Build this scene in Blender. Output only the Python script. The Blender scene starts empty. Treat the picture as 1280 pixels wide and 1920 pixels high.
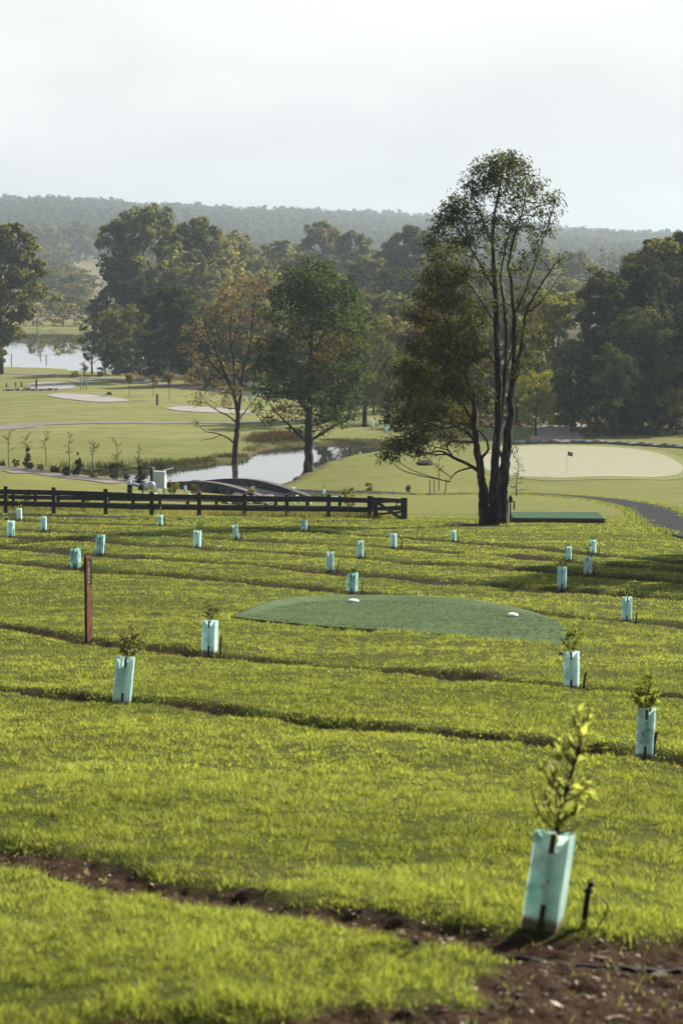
import bpy, math, random
import numpy as np

# ------------------------------------------------------------------ camera, sky, sun, exposure
scene = bpy.context.scene
COL = scene.collection
F = 4533.0                                    # focal length in photo pixels (85 mm on a 36 mm tall frame)
TH = math.atan(480.0 / F)                     # pitch: horizon at row 480
cam_d = bpy.data.cameras.new('camera')
cam_d.lens = 85.0; cam_d.sensor_fit = 'VERTICAL'; cam_d.sensor_height = 36.0; cam_d.sensor_width = 24.0
cam_d.clip_start = 0.1; cam_d.clip_end = 20000
cam_d.dof.use_dof = True; cam_d.dof.focus_distance = 62.0; cam_d.dof.aperture_fstop = 5.0
cam = bpy.data.objects.new('camera', cam_d); COL.objects.link(cam)
cam.rotation_euler = (math.pi / 2 - TH, 0, 0)
scene.camera = cam

SUN_AZ, SUN_EL = math.radians(48), math.radians(30)   # azimuth clockwise from +Y (view direction)
world = bpy.data.worlds.new("World"); scene.world = world; world.use_nodes = True
nt = world.node_tree; N = nt.nodes; L = nt.links; N.clear()
sky = N.new('ShaderNodeTexSky'); sky.sky_type = 'NISHITA'; sky.sun_disc = False
sky.sun_elevation = SUN_EL; sky.sun_rotation = SUN_AZ
sky.air_density = 1.0; sky.dust_density = 4.0; sky.ozone_density = 1.0
tc = N.new('ShaderNodeTexCoord'); sep = N.new('ShaderNodeSeparateXYZ'); L.new(tc.outputs['Generated'], sep.inputs[0])
mr = N.new('ShaderNodeMapRange'); mr.interpolation_type = 'SMOOTHSTEP'
for k, v in ((1, .09), (2, .34), (3, .97), (4, .08)): mr.inputs[k].default_value = v
L.new(sep.outputs['Z'], mr.inputs[0])
cl = N.new('ShaderNodeTexNoise'); cl.inputs['Scale'].default_value = 4.0; cl.inputs['Detail'].default_value = 3
mp = N.new('ShaderNodeMapping'); mp.inputs['Scale'].default_value = (1, 1, 3.5); L.new(tc.outputs['Generated'], mp.inputs[0]); L.new(mp.outputs[0], cl.inputs[0])
fog = N.new('ShaderNodeMix'); fog.data_type = 'RGBA'
fog.inputs['A'].default_value = (4.3, 4.40, 4.45, 1); fog.inputs['B'].default_value = (5.25, 5.32, 5.34, 1)
cr = N.new('ShaderNodeMapRange'); cr.inputs[1].default_value = .38; cr.inputs[2].default_value = .60
L.new(cl.outputs['Fac'], cr.inputs[0]); L.new(cr.outputs[0], fog.inputs['Factor'])
mx = N.new('ShaderNodeMix'); mx.data_type = 'RGBA'
L.new(mr.outputs[0], mx.inputs['Factor']); L.new(sky.outputs[0], mx.inputs['A']); L.new(fog.outputs['Result'], mx.inputs['B'])
bg = N.new('ShaderNodeBackground'); bg.inputs['Strength'].default_value = 0.075
wo = N.new('ShaderNodeOutputWorld'); L.new(mx.outputs['Result'], bg.inputs[0]); L.new(bg.outputs[0], wo.inputs[0])

sun_d = bpy.data.lights.new('sun', 'SUN'); sun_d.energy = 5.0; sun_d.angle = math.radians(0.6); sun_d.color = (1.0, .945, .85)
sun = bpy.data.objects.new('sun', sun_d); COL.objects.link(sun)
sun.rotation_euler = (math.pi / 2 - SUN_EL, 0, math.pi - SUN_AZ)

vs = scene.view_settings; vs.view_transform = 'Standard'; vs.look = 'None'; vs.gamma = 1; vs.use_curve_mapping = False
vs.exposure = 1.4
cy = scene.cycles
cy.max_bounces = 6; cy.diffuse_bounces = 3; cy.glossy_bounces = 2; cy.transmission_bounces = 3; cy.volume_bounces = 0
cy.transparent_max_bounces = 4; cy.caustics_reflective = False; cy.caustics_refractive = False
cy.use_denoising = True; cy.denoiser = 'OPENIMAGEDENOISE'; cy.denoising_input_passes = 'RGB_ALBEDO_NORMAL'; cy.denoising_prefilter = 'ACCURATE'; cy.sample_clamp_indirect = 4.0

# ------------------------------------------------------------------ helpers
R0 = np.random.RandomState(7)
def ray(px, py):
    px = np.asarray(px, float); py = np.asarray(py, float)
    a = (px - 640) / F; b = (960 - py) / F
    y = math.cos(TH) + b * math.sin(TH); z = -math.sin(TH) + b * math.cos(TH)
    return np.stack([a / y, np.ones_like(a), z / y], -1)          # per metre of forward distance Y
def at(px, py, Y):
    return ray(px, py) * np.asarray(Y, float)[..., None]
def V(*a): return np.array(a, float)

def hash2(ix, iy, s):
    h = (ix.astype(np.int64) * 374761393 + iy.astype(np.int64) * 668265263 + s * 974711) & 0x7fffffff
    h = ((h ^ (h >> 13)) * 1274126177) & 0x7fffffff
    return ((h ^ (h >> 16)) & 0xffff) / 65535.0
def vnoise(x, y, s=0):
    x = np.asarray(x, float); y = np.asarray(y, float)
    ix = np.floor(x); iy = np.floor(y); fx = x - ix; fy = y - iy
    fx = fx * fx * (3 - 2 * fx); fy = fy * fy * (3 - 2 * fy)
    a = hash2(ix, iy, s); b = hash2(ix + 1, iy, s); c = hash2(ix, iy + 1, s); d = hash2(ix + 1, iy + 1, s)
    return (a * (1 - fx) + b * fx) * (1 - fy) + (c * (1 - fx) + d * fx) * fy
def fbm(x, y, s=0, o=3):
    t = 0; w = .5; n = 0
    for k in range(o):
        t = t + w * vnoise(x * 2 ** k, y * 2 ** k, s + k * 17); n += w; w *= .5
    return t / n
def smooth(a, b, x):
    t = np.clip((x - a) / (b - a), 0, 1); return t * t * (3 - 2 * t)

def mesh_np(name, verts, quads=None, tris=None, fattrs=None, vattrs=None, smooth_shade=False):
    me = bpy.data.meshes.new(name)
    verts = np.ascontiguousarray(verts, np.float32).reshape(-1, 3)
    quads = np.zeros((0, 4), np.int32) if quads is None or len(quads) == 0 else np.asarray(quads, np.int32).reshape(-1, 4)
    tris = np.zeros((0, 3), np.int32) if tris is None or len(tris) == 0 else np.asarray(tris, np.int32).reshape(-1, 3)
    me.vertices.add(len(verts)); me.vertices.foreach_set('co', verts.ravel())
    nl = quads.size + tris.size; nf = len(quads) + len(tris)
    me.loops.add(nl); me.loops.foreach_set('vertex_index', np.concatenate([quads.ravel(), tris.ravel()]).astype(np.int32))
    me.polygons.add(nf)
    st = np.concatenate([np.arange(len(quads)) * 4, quads.size + np.arange(len(tris)) * 3]).astype(np.int32)
    me.polygons.foreach_set('loop_start', st)
    me.polygons.foreach_set('use_smooth', np.full(nf, smooth_shade, bool))
    for k, v in (fattrs or {}).items():
        a = me.attributes.new(k, 'FLOAT', 'FACE'); a.data.foreach_set('value', np.asarray(v, np.float32))
    for k, v in (vattrs or {}).items():
        a = me.attributes.new(k, 'FLOAT', 'POINT'); a.data.foreach_set('value', np.asarray(v, np.float32))
    me.update(calc_edges=True)
    return me
class Geo:
    def __init__(s): s.v = []; s.q = []; s.t = []; s.n = 0; s.tq = []; s.tt = []
    def add(s, v, q=None, t=None, tint=0.5):
        v = np.asarray(v, float).reshape(-1, 3); s.v.append(v)
        if q is not None and len(q):
            q = np.asarray(q, int).reshape(-1, 4) + s.n; s.q.append(q); s.tq.append(np.broadcast_to(tint, (len(q),)).astype(float))
        if t is not None and len(t):
            t = np.asarray(t, int).reshape(-1, 3) + s.n; s.t.append(t); s.tt.append(np.broadcast_to(tint, (len(t),)).astype(float))
        s.n += len(v); return s
    def mesh(s, name, smooth_shade=False):
        v = np.concatenate(s.v); q = np.concatenate(s.q) if s.q else None; t = np.concatenate(s.t) if s.t else None
        tint = np.concatenate(s.tq + s.tt)
        return mesh_np(name, v, q, t, {'tint': tint}, None, smooth_shade)
    def box(s, c, sx, sy, sz, rz=0.0, tint=.5, tilt=None, bev=0.0):
        x, y, z = sx / 2, sy / 2, sz / 2
        if bev > 0:                                      # chamfered vertical and top edges
            b = bev
            base = [(-x + b, -y), (x - b, -y), (x, -y + b), (x, y - b), (x - b, y), (-x + b, y), (-x, y - b), (-x, -y + b)]
            lo = np.array([(p[0], p[1], -z) for p in base]); mid = np.array([(p[0], p[1], z - b) for p in base])
            k = np.array([(x - b) / x, (y - b) / y]); top = np.array([(p[0] * k[0], p[1] * k[1], z) for p in base])
            v = np.concatenate([lo, mid, top])
            q = [(i, (i + 1) % 8, 8 + (i + 1) % 8, 8 + i) for i in range(8)] + [(8 + i, 8 + (i + 1) % 8, 16 + (i + 1) % 8, 16 + i) for i in range(8)]
            q += [(16, 17, 18, 23), (23, 18, 19, 22), (22, 19, 20, 21)]
            q += [(1, 0, 7, 2), (2, 7, 6, 3), (3, 6, 5, 4)]
        else:
            v = np.array([(a, b_, c_) for c_ in (-z, z) for b_ in (-y, y) for a in (-x, x)])
            q = [(0, 2, 3, 1), (4, 5, 7, 6), (0, 1, 5, 4), (2, 6, 7, 3), (0, 4, 6, 2), (1, 3, 7, 5)]
        if tilt is not None: v = v @ np.asarray(tilt).T
        cr_, sr = math.cos(rz), math.sin(rz)
        v = np.stack([v[:, 0] * cr_ - v[:, 1] * sr, v[:, 0] * sr + v[:, 1] * cr_, v[:, 2]], 1) + np.asarray(c, float)
        return s.add(v, q, None, tint)
    def beam(s, a, b, w, h, tint=.5):
        """a board from a to b, w thick sideways, h tall"""
        a = np.asarray(a, float); b = np.asarray(b, float); d = b - a; d /= np.linalg.norm(d)
        up = V(0, 0, 1) if abs(d[2]) < .95 else V(0, 1, 0); sd = np.cross(d, up); sd /= np.linalg.norm(sd); up = np.cross(sd, d)
        v = [p + sd * sx * w / 2 + up * sz * h / 2 for p in (a, b) for sz in (-1, 1) for sx in (-1, 1)]
        return s.add(v, [(0, 1, 3, 2), (4, 6, 7, 5), (0, 4, 5, 1), (2, 3, 7, 6), (0, 2, 6, 4), (1, 5, 7, 3)], None, tint)
    def tube(s, pts, rad, n=6, tint=.5, cap=True, flute=0.0, seed=0):
        pts = np.asarray(pts, float); m = len(pts); rad = np.broadcast_to(rad, (m,))
        T = np.gradient(pts, axis=0); T /= np.linalg.norm(T, axis=1)[:, None] + 1e-9
        ref = V(0, 1, 0) if abs(T[0][1]) < .9 else V(1, 0, 0)
        A = np.cross(T, ref); A /= np.linalg.norm(A, axis=1)[:, None] + 1e-9; B = np.cross(T, A)
        ang = np.arange(n) * 2 * math.pi / n
        rr = np.ones((m, n))
        if flute: rr = 1 + flute * (np.sin(ang[None] * 3 + seed + np.arange(m)[:, None] * .25) + .6 * np.sin(ang[None] * 7 + seed * 2 + np.arange(m)[:, None] * .4))
        v = pts[:, None] + (A[:, None] * np.cos(ang)[None, :, None] + B[:, None] * np.sin(ang)[None, :, None]) * (rad[:, None] * rr)[..., None]
        v = v.reshape(-1, 3); i = np.arange(m - 1)[:, None] * n; j = np.arange(n)[None]; j2 = (j + 1) % n
        q = np.stack([i + j, i + j2, i + n + j2, i + n + j], -1).reshape(-1, 4)
        t = None
        if cap:
            v = np.concatenate([v, pts[:1], pts[-1:]]); k = m * n
            t = [(k, (a + 1) % n, a) for a in range(n)] + [(k + 1, (m - 1) * n + a, (m - 1) * n + (a + 1) % n) for a in range(n)]
        return s.add(v, q, t, tint)
def spline(pts, n):
    """Catmull-Rom through pts (any dimension), n samples"""
    p = np.asarray(pts, float); p = np.concatenate([[2 * p[0] - p[1]], p, [2 * p[-1] - p[-2]]])
    m = len(p) - 3; t = np.linspace(0, m - 1e-6, n); i = t.astype(int); u = (t - i)[:, None]
    a, b, c, d = p[i], p[i + 1], p[i + 2], p[i + 3]
    return .5 * (2 * b + (c - a) * u + (2 * a - 5 * b + 4 * c - d) * u ** 2 + (3 * b - a - 3 * c + d) * u ** 3)

def link(name, me, mat=None, parent=None, loc=None):
    o = bpy.data.objects.new(name, me); COL.objects.link(o)
    if mat is not None and me is not None and len(me.materials) == 0: me.materials.append(mat)
    if parent is not None: o.parent = parent
    if loc is not None: o.location = tuple(float(q) for q in loc)
    return o
def tag(o, label=None, cat=None, group=None, kind=None):
    for k, v in (('label', label), ('category', cat), ('group', group), ('kind', kind)):
        if v: o[k] = v
    return o
def thing(name, label, cat, loc=(0, 0, 0), rz=0, group=None):
    o = link(name, None, None, None, loc); o.rotation_euler = (0, 0, rz); o.empty_display_size = .2
    return tag(o, label, cat, group)

# ------------------------------------------------------------------ materials
def mat(name):
    m = bpy.data.materials.new(name); m.use_nodes = True; t = m.node_tree; t.nodes.clear()
    return m, t, t.nodes, t.links
def nz(N, L, scale, detail=4, vec=None, rough=.6):
    n = N.new('ShaderNodeTexNoise'); n.inputs['Scale'].default_value = scale; n.inputs['Detail'].default_value = detail; n.inputs['Roughness'].default_value = rough
    if vec is not None: L.new(vec, n.inputs['Vector'])
    return n
def ramp(N, L, fac, stops):
    r = N.new('ShaderNodeValToRGB'); e = r.color_ramp.elements
    while len(e) < len(stops): e.new(.5)
    for k, (p, c) in enumerate(stops): e[k].position = p; e[k].color = (*c, 1)
    L.new(fac, r.inputs[0]); return r
def mixc(N, L, f, a, b, mode='MIX'):
    m = N.new('ShaderNodeMix'); m.data_type = 'RGBA'; m.blend_type = mode
    for s, v in (('Factor', f), ('A', a), ('B', b)):
        if hasattr(v, 'links') or hasattr(v, 'is_linked'): L.new(v, m.inputs[s])
        elif isinstance(v, (int, float)): m.inputs[s].default_value = v
        else: m.inputs[s].default_value = (*v, 1)
    return m.outputs['Result']
def attr(N, name):
    a = N.new('ShaderNodeAttribute'); a.attribute_name = name; return a
def simple(name, stops, scale=6, rough=.7, bump=0.0, bscale=30, metal=0.0, coord='Object', stretch=(1, 1, 1), spec=.4):
    m, t, N, L = mat(name)
    c = N.new('ShaderNodeTexCoord'); mp = N.new('ShaderNodeMapping'); mp.inputs['Scale'].default_value = stretch
    L.new(c.outputs[coord], mp.inputs[0]); n = nz(N, L, scale, 5, mp.outputs[0]); r = ramp(N, L, n.outputs['Fac'], stops)
    p = N.new('ShaderNodeBsdfPrincipled'); p.inputs['Roughness'].default_value = rough; p.inputs['Metallic'].default_value = metal
    p.inputs['Specular IOR Level'].default_value = spec
    L.new(r.outputs[0], p.inputs['Base Color'])
    if bump:
        b = N.new('ShaderNodeBump'); b.inputs['Strength'].default_value = bump; n2 = nz(N, L, bscale, 4, mp.outputs[0])
        L.new(n2.outputs['Fac'], b.inputs['Height']); L.new(b.outputs[0], p.inputs['Normal'])
    o = N.new('ShaderNodeOutputMaterial'); L.new(p.outputs[0], o.inputs[0]); return m
def leafmat(name, lo, hi, trans=.4, gloss=.05, grough=.45, objcol=True):
    m, t, N, L = mat(name)
    a = attr(N, 'tint'); r = ramp(N, L, a.outputs['Fac'], [(0, lo), (1, hi)]); c = r.outputs[0]
    if objcol:
        oi = N.new('ShaderNodeObjectInfo'); c = mixc(N, L, 1.0, c, oi.outputs['Color'], 'MULTIPLY')
    d = N.new('ShaderNodeBsdfDiffuse'); L.new(c, d.inputs[0])
    tr = N.new('ShaderNodeBsdfTranslucent'); c2 = mixc(N, L, 1.0, c, (1.1, 1.1, .68), 'MULTIPLY'); L.new(c2, tr.inputs[0])
    ms = N.new('ShaderNodeMixShader'); ms.inputs[0].default_value = trans; L.new(d.outputs[0], ms.inputs[1]); L.new(tr.outputs[0], ms.inputs[2])
    g = N.new('ShaderNodeBsdfGlossy'); g.inputs['Roughness'].default_value = grough
    m2 = N.new('ShaderNodeMixShader'); m2.inputs[0].default_value = gloss; L.new(ms.outputs[0], m2.inputs[1]); L.new(g.outputs[0], m2.inputs[2])
    o = N.new('ShaderNodeOutputMaterial'); L.new(m2.outputs[0], o.inputs[0]); return m

M = {}
M['blade'] = leafmat('grass_blade', (.042, .064, .013), (.380, .418, .088), .53, .008, .45, False)
M['rough'] = leafmat('rough_grass', (.10, .10, .03), (.30, .28, .10), .4, .0, .6, False)
M['leaf'] = leafmat('leaf', (.30, .32, .38), (1.75, 1.68, 1.35), .48, .006, .6)
M['sapleaf'] = leafmat('sapling_leaf', (.6, .62, .5), (1.4, 1.4, 1.1), .45, .015, .5)
M['bark'] = simple('bark', [(.3, (.006, .005, .004)), (.48, (.022, .017, .013)), (.60, (.058, .047, .038)), (.74, (.16, .14, .12))], 7, .95, 1.0, 11, stretch=(1, 1, .16), spec=.1)
M['greybark'] = simple('grey_bark', [(.3, (.03, .026, .022)), (.55, (.07, .062, .054)), (.8, (.13, .12, .105))], 7, .9, .5, 14, stretch=(1, 1, .2), spec=.1)
M['palebark'] = simple('pale_bark', [(.25, (.10, .085, .07)), (.5, (.26, .24, .21)), (.8, (.42, .40, .37))], 7, .8, .4, 14, stretch=(1, 1, .25))
M['timber'] = simple('dark_timber', [(.3, (.012, .010, .008)), (.6, (.030, .025, .021)), (.85, (.07, .062, .055))], 6, .75, .3, 30, stretch=(1, 1, 1))
M['gravel'] = simple('gravel', [(.3, (.008, .0085, .011)), (.6, (.018, .019, .023)), (.8, (.040, .040, .043))], 22, .95, .4, 60, spec=.04)
M['track'] = simple('dirt_track', [(.3, (.13, .085, .065)), (.6, (.22, .16, .125)), (.8, (.30, .23, .18))], .8, .95, .2, 8)
M['cart'] = simple('cart_path', [(.3, (.10, .088, .078)), (.6, (.155, .14, .125)), (.8, (.20, .185, .165))], .8, .95, .2, 8, spec=.05)
M['sand'] = simple('sand', [(.3, (.145, .132, .122)), (.6, (.185, .170, .16)), (.8, (.22, .205, .195))], .5, .95, .2, 4)
M['soil'] = simple('soil', [(.3, (.030, .018, .010)), (.55, (.075, .045, .026)), (.8, (.15, .098, .062))], 9, .95, .8, 40)
M['mulch'] = simple('mulch', [(.3, (.045, .036, .03)), (.6, (.095, .078, .067)), (.8, (.16, .138, .12))], 7, .95, .4, 25)
M['plastic'] = simple('black_plastic', [(.3, (.008, .008, .009)), (.7, (.020, .020, .021))], 8, .65, spec=.12)
M['stake'] = simple('hardwood_stake', [(.3, (.045, .032, .022)), (.7, (.10, .075, .055))], 20, .8, .2, 60, stretch=(1, 1, .1))
M['rust'] = simple('rusted_steel', [(.28, (.050, .023, .012)), (.5, (.105, .048, .024)), (.75, (.18, .085, .044))], 14, .8, .15, 60, stretch=(1, 1, .5), spec=.08)
M['panel'] = simple('dark_panel', [(.3, (.018, .013, .010)), (.7, (.032, .024, .018))], 20, .5)
M['cream'] = simple('cream_paint', [(.3, (.55, .48, .38)), (.7, (.62, .56, .46))], 10, .6)
M['white'] = simple('white_paint', [(.3, (.70, .70, .69)), (.7, (.80, .80, .79))], 6, .45)
M['steel'] = simple('galvanised_steel', [(.3, (.30, .33, .36)), (.7, (.48, .51, .54))], 12, .35, .1, 20, metal=.7)
M['cabinet'] = simple('cabinet_paint', [(.3, (.40, .44, .45)), (.7, (.48, .52, .53))], 4, .45)
M['navy'] = simple('navy_cloth', [(.3, (.010, .020, .045)), (.7, (.018, .032, .065))], 10, .8)
M['turf'] = None
M['rock'] = simple('rock', [(.3, (.06, .055, .05)), (.55, (.15, .14, .125)), (.8, (.26, .245, .22))], 3, .9, .6, 9)
M['coping'] = simple('coping_stone', [(.3, (.05, .042, .036)), (.7, (.11, .096, .084))], 3, .9, .4, 12)
M['stone_edge'] = simple('edging_stone', [(.3, (.20, .19, .17)), (.7, (.36, .34, .31))], 3, .9, .5, 12)
M['litter'] = leafmat('dry_litter', (.07, .042, .028), (.36, .28, .21), .2, .03, .6, False)
M['redboard'] = simple('red_board', [(.3, (.045, .018, .012)), (.7, (.095, .038, .026))], 10, .8, stretch=(.3, 1, 1))

def turfmat(name, a, b, scale):
    m, t, N, L = mat(name)
    c = N.new('ShaderNodeTexCoord'); n = nz(N, L, scale, 3, c.outputs['Object'], .7); n2 = nz(N, L, scale * .04, 3, c.outputs['Object'])
    f = N.new('ShaderNodeMath'); f.operation = 'MULTIPLY_ADD'; L.new(n.outputs['Fac'], f.inputs[0]); f.inputs[1].default_value = .75; 
    f2 = N.new('ShaderNodeMath'); f2.operation = 'MULTIPLY'; L.new(n2.outputs['Fac'], f2.inputs[0]); f2.inputs[1].default_value = .35; L.new(f2.outputs[0], f.inputs[2])
    r = ramp(N, L, f.outputs[0], [(.3, a), (.75, b)])
    p = N.new('ShaderNodeBsdfPrincipled'); p.inputs['Roughness'].default_value = .8; p.inputs['Specular IOR Level'].default_value = .05; L.new(r.outputs[0], p.inputs['Base Color'])
    bp = N.new('ShaderNodeBump'); bp.inputs['Strength'].default_value = .7; L.new(n.outputs['Fac'], bp.inputs['Height']); L.new(bp.outputs[0], p.inputs['Normal'])
    o = N.new('ShaderNodeOutputMaterial'); L.new(p.outputs[0], o.inputs[0]); return m
M['turf'] = turfmat('artificial_turf', (.014, .030, .010), (.092, .132, .052), 26)
M['pile'] = leafmat('turf_pile', (.050, .080, .038), (.19, .245, .135), .2, .0, .6, False)
M['turf2'] = turfmat('green_carpet', (.012, .038, .020), (.032, .078, .042), 24)
M['fringe'] = turfmat('fringe_turf', (.085, .105, .028), (.15, .155, .05), 2.5)
M['green'] = turfmat('putting_turf', (.19, .195, .125), (.225, .225, .15), 1.2)

def sleevemat(name, base, mottle, amount):
    m, t, N, L = mat(name)
    c = N.new('ShaderNodeTexCoord'); mp = N.new('ShaderNodeMapping'); mp.inputs['Scale'].default_value = (7, 7, 4); L.new(c.outputs['Object'], mp.inputs[0])
    oi = N.new('ShaderNodeObjectInfo'); ad = N.new('ShaderNodeVectorMath'); L.new(mp.outputs[0], ad.inputs[0])
    cm = N.new('ShaderNodeCombineXYZ'); ml = N.new('ShaderNodeMath'); ml.operation = 'MULTIPLY'; ml.inputs[1].default_value = 40; L.new(oi.outputs['Random'], ml.inputs[0]); L.new(ml.outputs[0], cm.inputs[0]); L.new(cm.outputs[0], ad.inputs[1])
    n = nz(N, L, 1.6, 4, ad.outputs[0]); r = ramp(N, L, n.outputs['Fac'], [(.52 - .1 * amount, base), (.72 - .1 * amount, mottle)])
    sz = N.new('ShaderNodeSeparateXYZ'); L.new(c.outputs['Object'], sz.inputs[0]); n2 = nz(N, L, 3.5, 5, ad.outputs[0], .7)
    mz = N.new('ShaderNodeMath'); mz.operation = 'MULTIPLY_ADD'; L.new(n2.outputs['Fac'], mz.inputs[0]); mz.inputs[1].default_value = -.05; L.new(sz.outputs['Z'], mz.inputs[2])
    rz_ = ramp(N, L, mz.outputs[0], [(0.0, (1, 1, 1)), (.03, (0, 0, 0))])
    class _R: pass
    r0 = r; r = _R(); r.outputs = [mixc(N, L, rz_.outputs[0], r0.outputs[0], (.42, .37, .28))]
    d = N.new('ShaderNodeBsdfPrincipled'); d.inputs['Roughness'].default_value = .35; L.new(r.outputs[0], d.inputs['Base Color'])
    tr = N.new('ShaderNodeBsdfTranslucent'); L.new(r.outputs[0], tr.inputs[0])
    ms = N.new('ShaderNodeMixShader'); ms.inputs[0].default_value = .6; L.new(d.outputs[0], ms.inputs[1]); L.new(tr.outputs[0], ms.inputs[2])
    o = N.new('ShaderNodeOutputMaterial'); L.new(ms.outputs[0], o.inputs[0]); return m
M['sleeve'] = sleevemat('mint_corflute', (.80, .925, .895), (.56, .80, .76), .35)
M['sleeve_leaf_shade'] = sleevemat('leaf_shade_mint_corflute', (.74, .90, .86), (.26, .58, .53), .8)  # dark teal mottle paints the shade of leaves inside into the sleeve colour

def groundmat():
    m, t, N, L = mat('ground')
    g = N.new('ShaderNodeNewGeometry'); P = g.outputs['Position']
    n1 = nz(N, L, 9, 5, P, .7); n2 = nz(N, L, .35, 4, P); n3 = nz(N, L, 45, 4, P, .75); n4 = nz(N, L, .06, 3, P)
    grass = ramp(N, L, n1.outputs['Fac'], [(.3, (.024, .030, .007)), (.55, (.055, .064, .012)), (.8, (.10, .105, .022))])
    mown = ramp(N, L, n2.outputs['Fac'], [(.25, (.125, .125, .036)), (.5, (.170, .160, .062)), (.75, (.215, .200, .094))])
    mown2 = mixc(N, L, .35, mown.outputs[0], ramp(N, L, n3.outputs['Fac'], [(.3, (.06, .07, .02)), (.7, (.19, .19, .075))]).outputs[0])
    mp = N.new('ShaderNodeMapping'); mp.inputs['Scale'].default_value = (.05, .35, .1); mp.inputs['Rotation'].default_value = (0, 0, .25); L.new(P, mp.inputs[0])
    n5 = nz(N, L, 1.0, 3, mp.outputs[0])
    mown3 = mixc(N, L, ramp(N, L, n5.outputs['Fac'], [(.40, (0, 0, 0)), (.62, (1, 1, 1))]).outputs[0], mown2, mixc(N, L, 1.0, mown2, (.74, .86, .64), 'MULTIPLY'))
    soil = ramp(N, L, n3.outputs['Fac'], [(.30, (.010, .006, .004)), (.5, (.032, .019, .011)), (.66, (.062, .039, .024)), (.82, (.12, .085, .057))])
    dry = ramp(N, L, n2.outputs['Fac'], [(.3, (.10, .088, .052)), (.7, (.17, .145, .09))])
    lush = ramp(N, L, nz(N, L, 1.3, 4, P, .7).outputs['Fac'], [(.3, (.075, .088, .020)), (.55, (.115, .122, .032)), (.78, (.155, .150, .055))])
    mown3 = mixc(N, L, attr(N, 'lush').outputs['Fac'], mown3, mixc(N, L, .3, lush.outputs[0], mown3))
    a = mixc(N, L, attr(N, 'mown').outputs['Fac'], grass.outputs[0], mown3)
    b = mixc(N, L, attr(N, 'dry').outputs['Fac'], a, dry.outputs[0])
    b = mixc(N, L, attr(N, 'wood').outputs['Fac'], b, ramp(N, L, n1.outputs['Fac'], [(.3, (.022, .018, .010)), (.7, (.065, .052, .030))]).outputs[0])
    c = mixc(N, L, attr(N, 'soil').outputs['Fac'], b, soil.outputs[0])
    p = N.new('ShaderNodeBsdfPrincipled'); p.inputs['Roughness'].default_value = .95; p.inputs['Specular IOR Level'].default_value = .03; L.new(c, p.inputs['Base Color'])
    bp = N.new('ShaderNodeBump'); bp.inputs['Strength'].default_value = .55; bp.inputs['Distance'].default_value = .05; L.new(n3.outputs['Fac'], bp.inputs['Height']); L.new(bp.outputs[0], p.inputs['Normal'])
    o = N.new('ShaderNodeOutputMaterial'); L.new(p.outputs[0], o.inputs[0]); return m
M['ground'] = groundmat()
def watermat():
    m, t, N, L = mat('water')
    g = N.new('ShaderNodeNewGeometry'); mp = N.new('ShaderNodeMapping'); mp.inputs['Scale'].default_value = (.6, .25, 1); L.new(g.outputs['Position'], mp.inputs[0])
    n = nz(N, L, 1.6, 3, mp.outputs[0]); b = N.new('ShaderNodeBump'); b.inputs['Strength'].default_value = .018; b.inputs['Distance'].default_value = .15; L.new(n.outputs['Fac'], b.inputs['Height'])
    p = N.new('ShaderNodeBsdfPrincipled'); p.inputs['Base Color'].default_value = (.030, .032, .022, 1); p.inputs['Roughness'].default_value = .015; p.inputs['IOR'].default_value = 1.42
    p.inputs['Specular IOR Level'].default_value = .5
    L.new(b.outputs[0], p.inputs['Normal']); o = N.new('ShaderNodeOutputMaterial'); L.new(p.outputs[0], o.inputs[0]); return m
M['water'] = watermat()
def stonemat():
    m, t, N, L = mat('stonework')
    c = N.new('ShaderNodeTexCoord'); mp = N.new('ShaderNodeMapping'); mp.inputs['Scale'].default_value = (3.2, 3.2, 5.5); L.new(c.outputs['Object'], mp.inputs[0])
    v = N.new('ShaderNodeTexVoronoi'); L.new(mp.outputs[0], v.inputs['Vector']); v.inputs['Scale'].default_value = 1
    e = N.new('ShaderNodeTexVoronoi'); e.feature = 'DISTANCE_TO_EDGE'; L.new(mp.outputs[0], e.inputs['Vector']); e.inputs['Scale'].default_value = 1
    s = N.new('ShaderNodeSeparateColor'); L.new(v.outputs['Color'], s.inputs[0])
    r = ramp(N, L, s.outputs[0], [(0, (.022, .019, .017)), (.5, (.045, .039, .034)), (1, (.085, .075, .066))])
    k = ramp(N, L, e.outputs['Distance'], [(.02, (.25, .25, .25)), (.09, (1, 1, 1))])
    p = N.new('ShaderNodeBsdfPrincipled'); p.inputs['Roughness'].default_value = .9; L.new(mixc(N, L, 1.0, r.outputs[0], k.outputs[0], 'MULTIPLY'), p.inputs['Base Color'])
    b = N.new('ShaderNodeBump'); b.inputs['Strength'].default_value = .8; b.inputs['Distance'].default_value = .04; L.new(k.outputs[0], b.inputs['Height']); L.new(b.outputs[0], p.inputs['Normal'])
    o = N.new('ShaderNodeOutputMaterial'); L.new(p.outputs[0], o.inputs[0]); return m
M['stone'] = stonemat()

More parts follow.
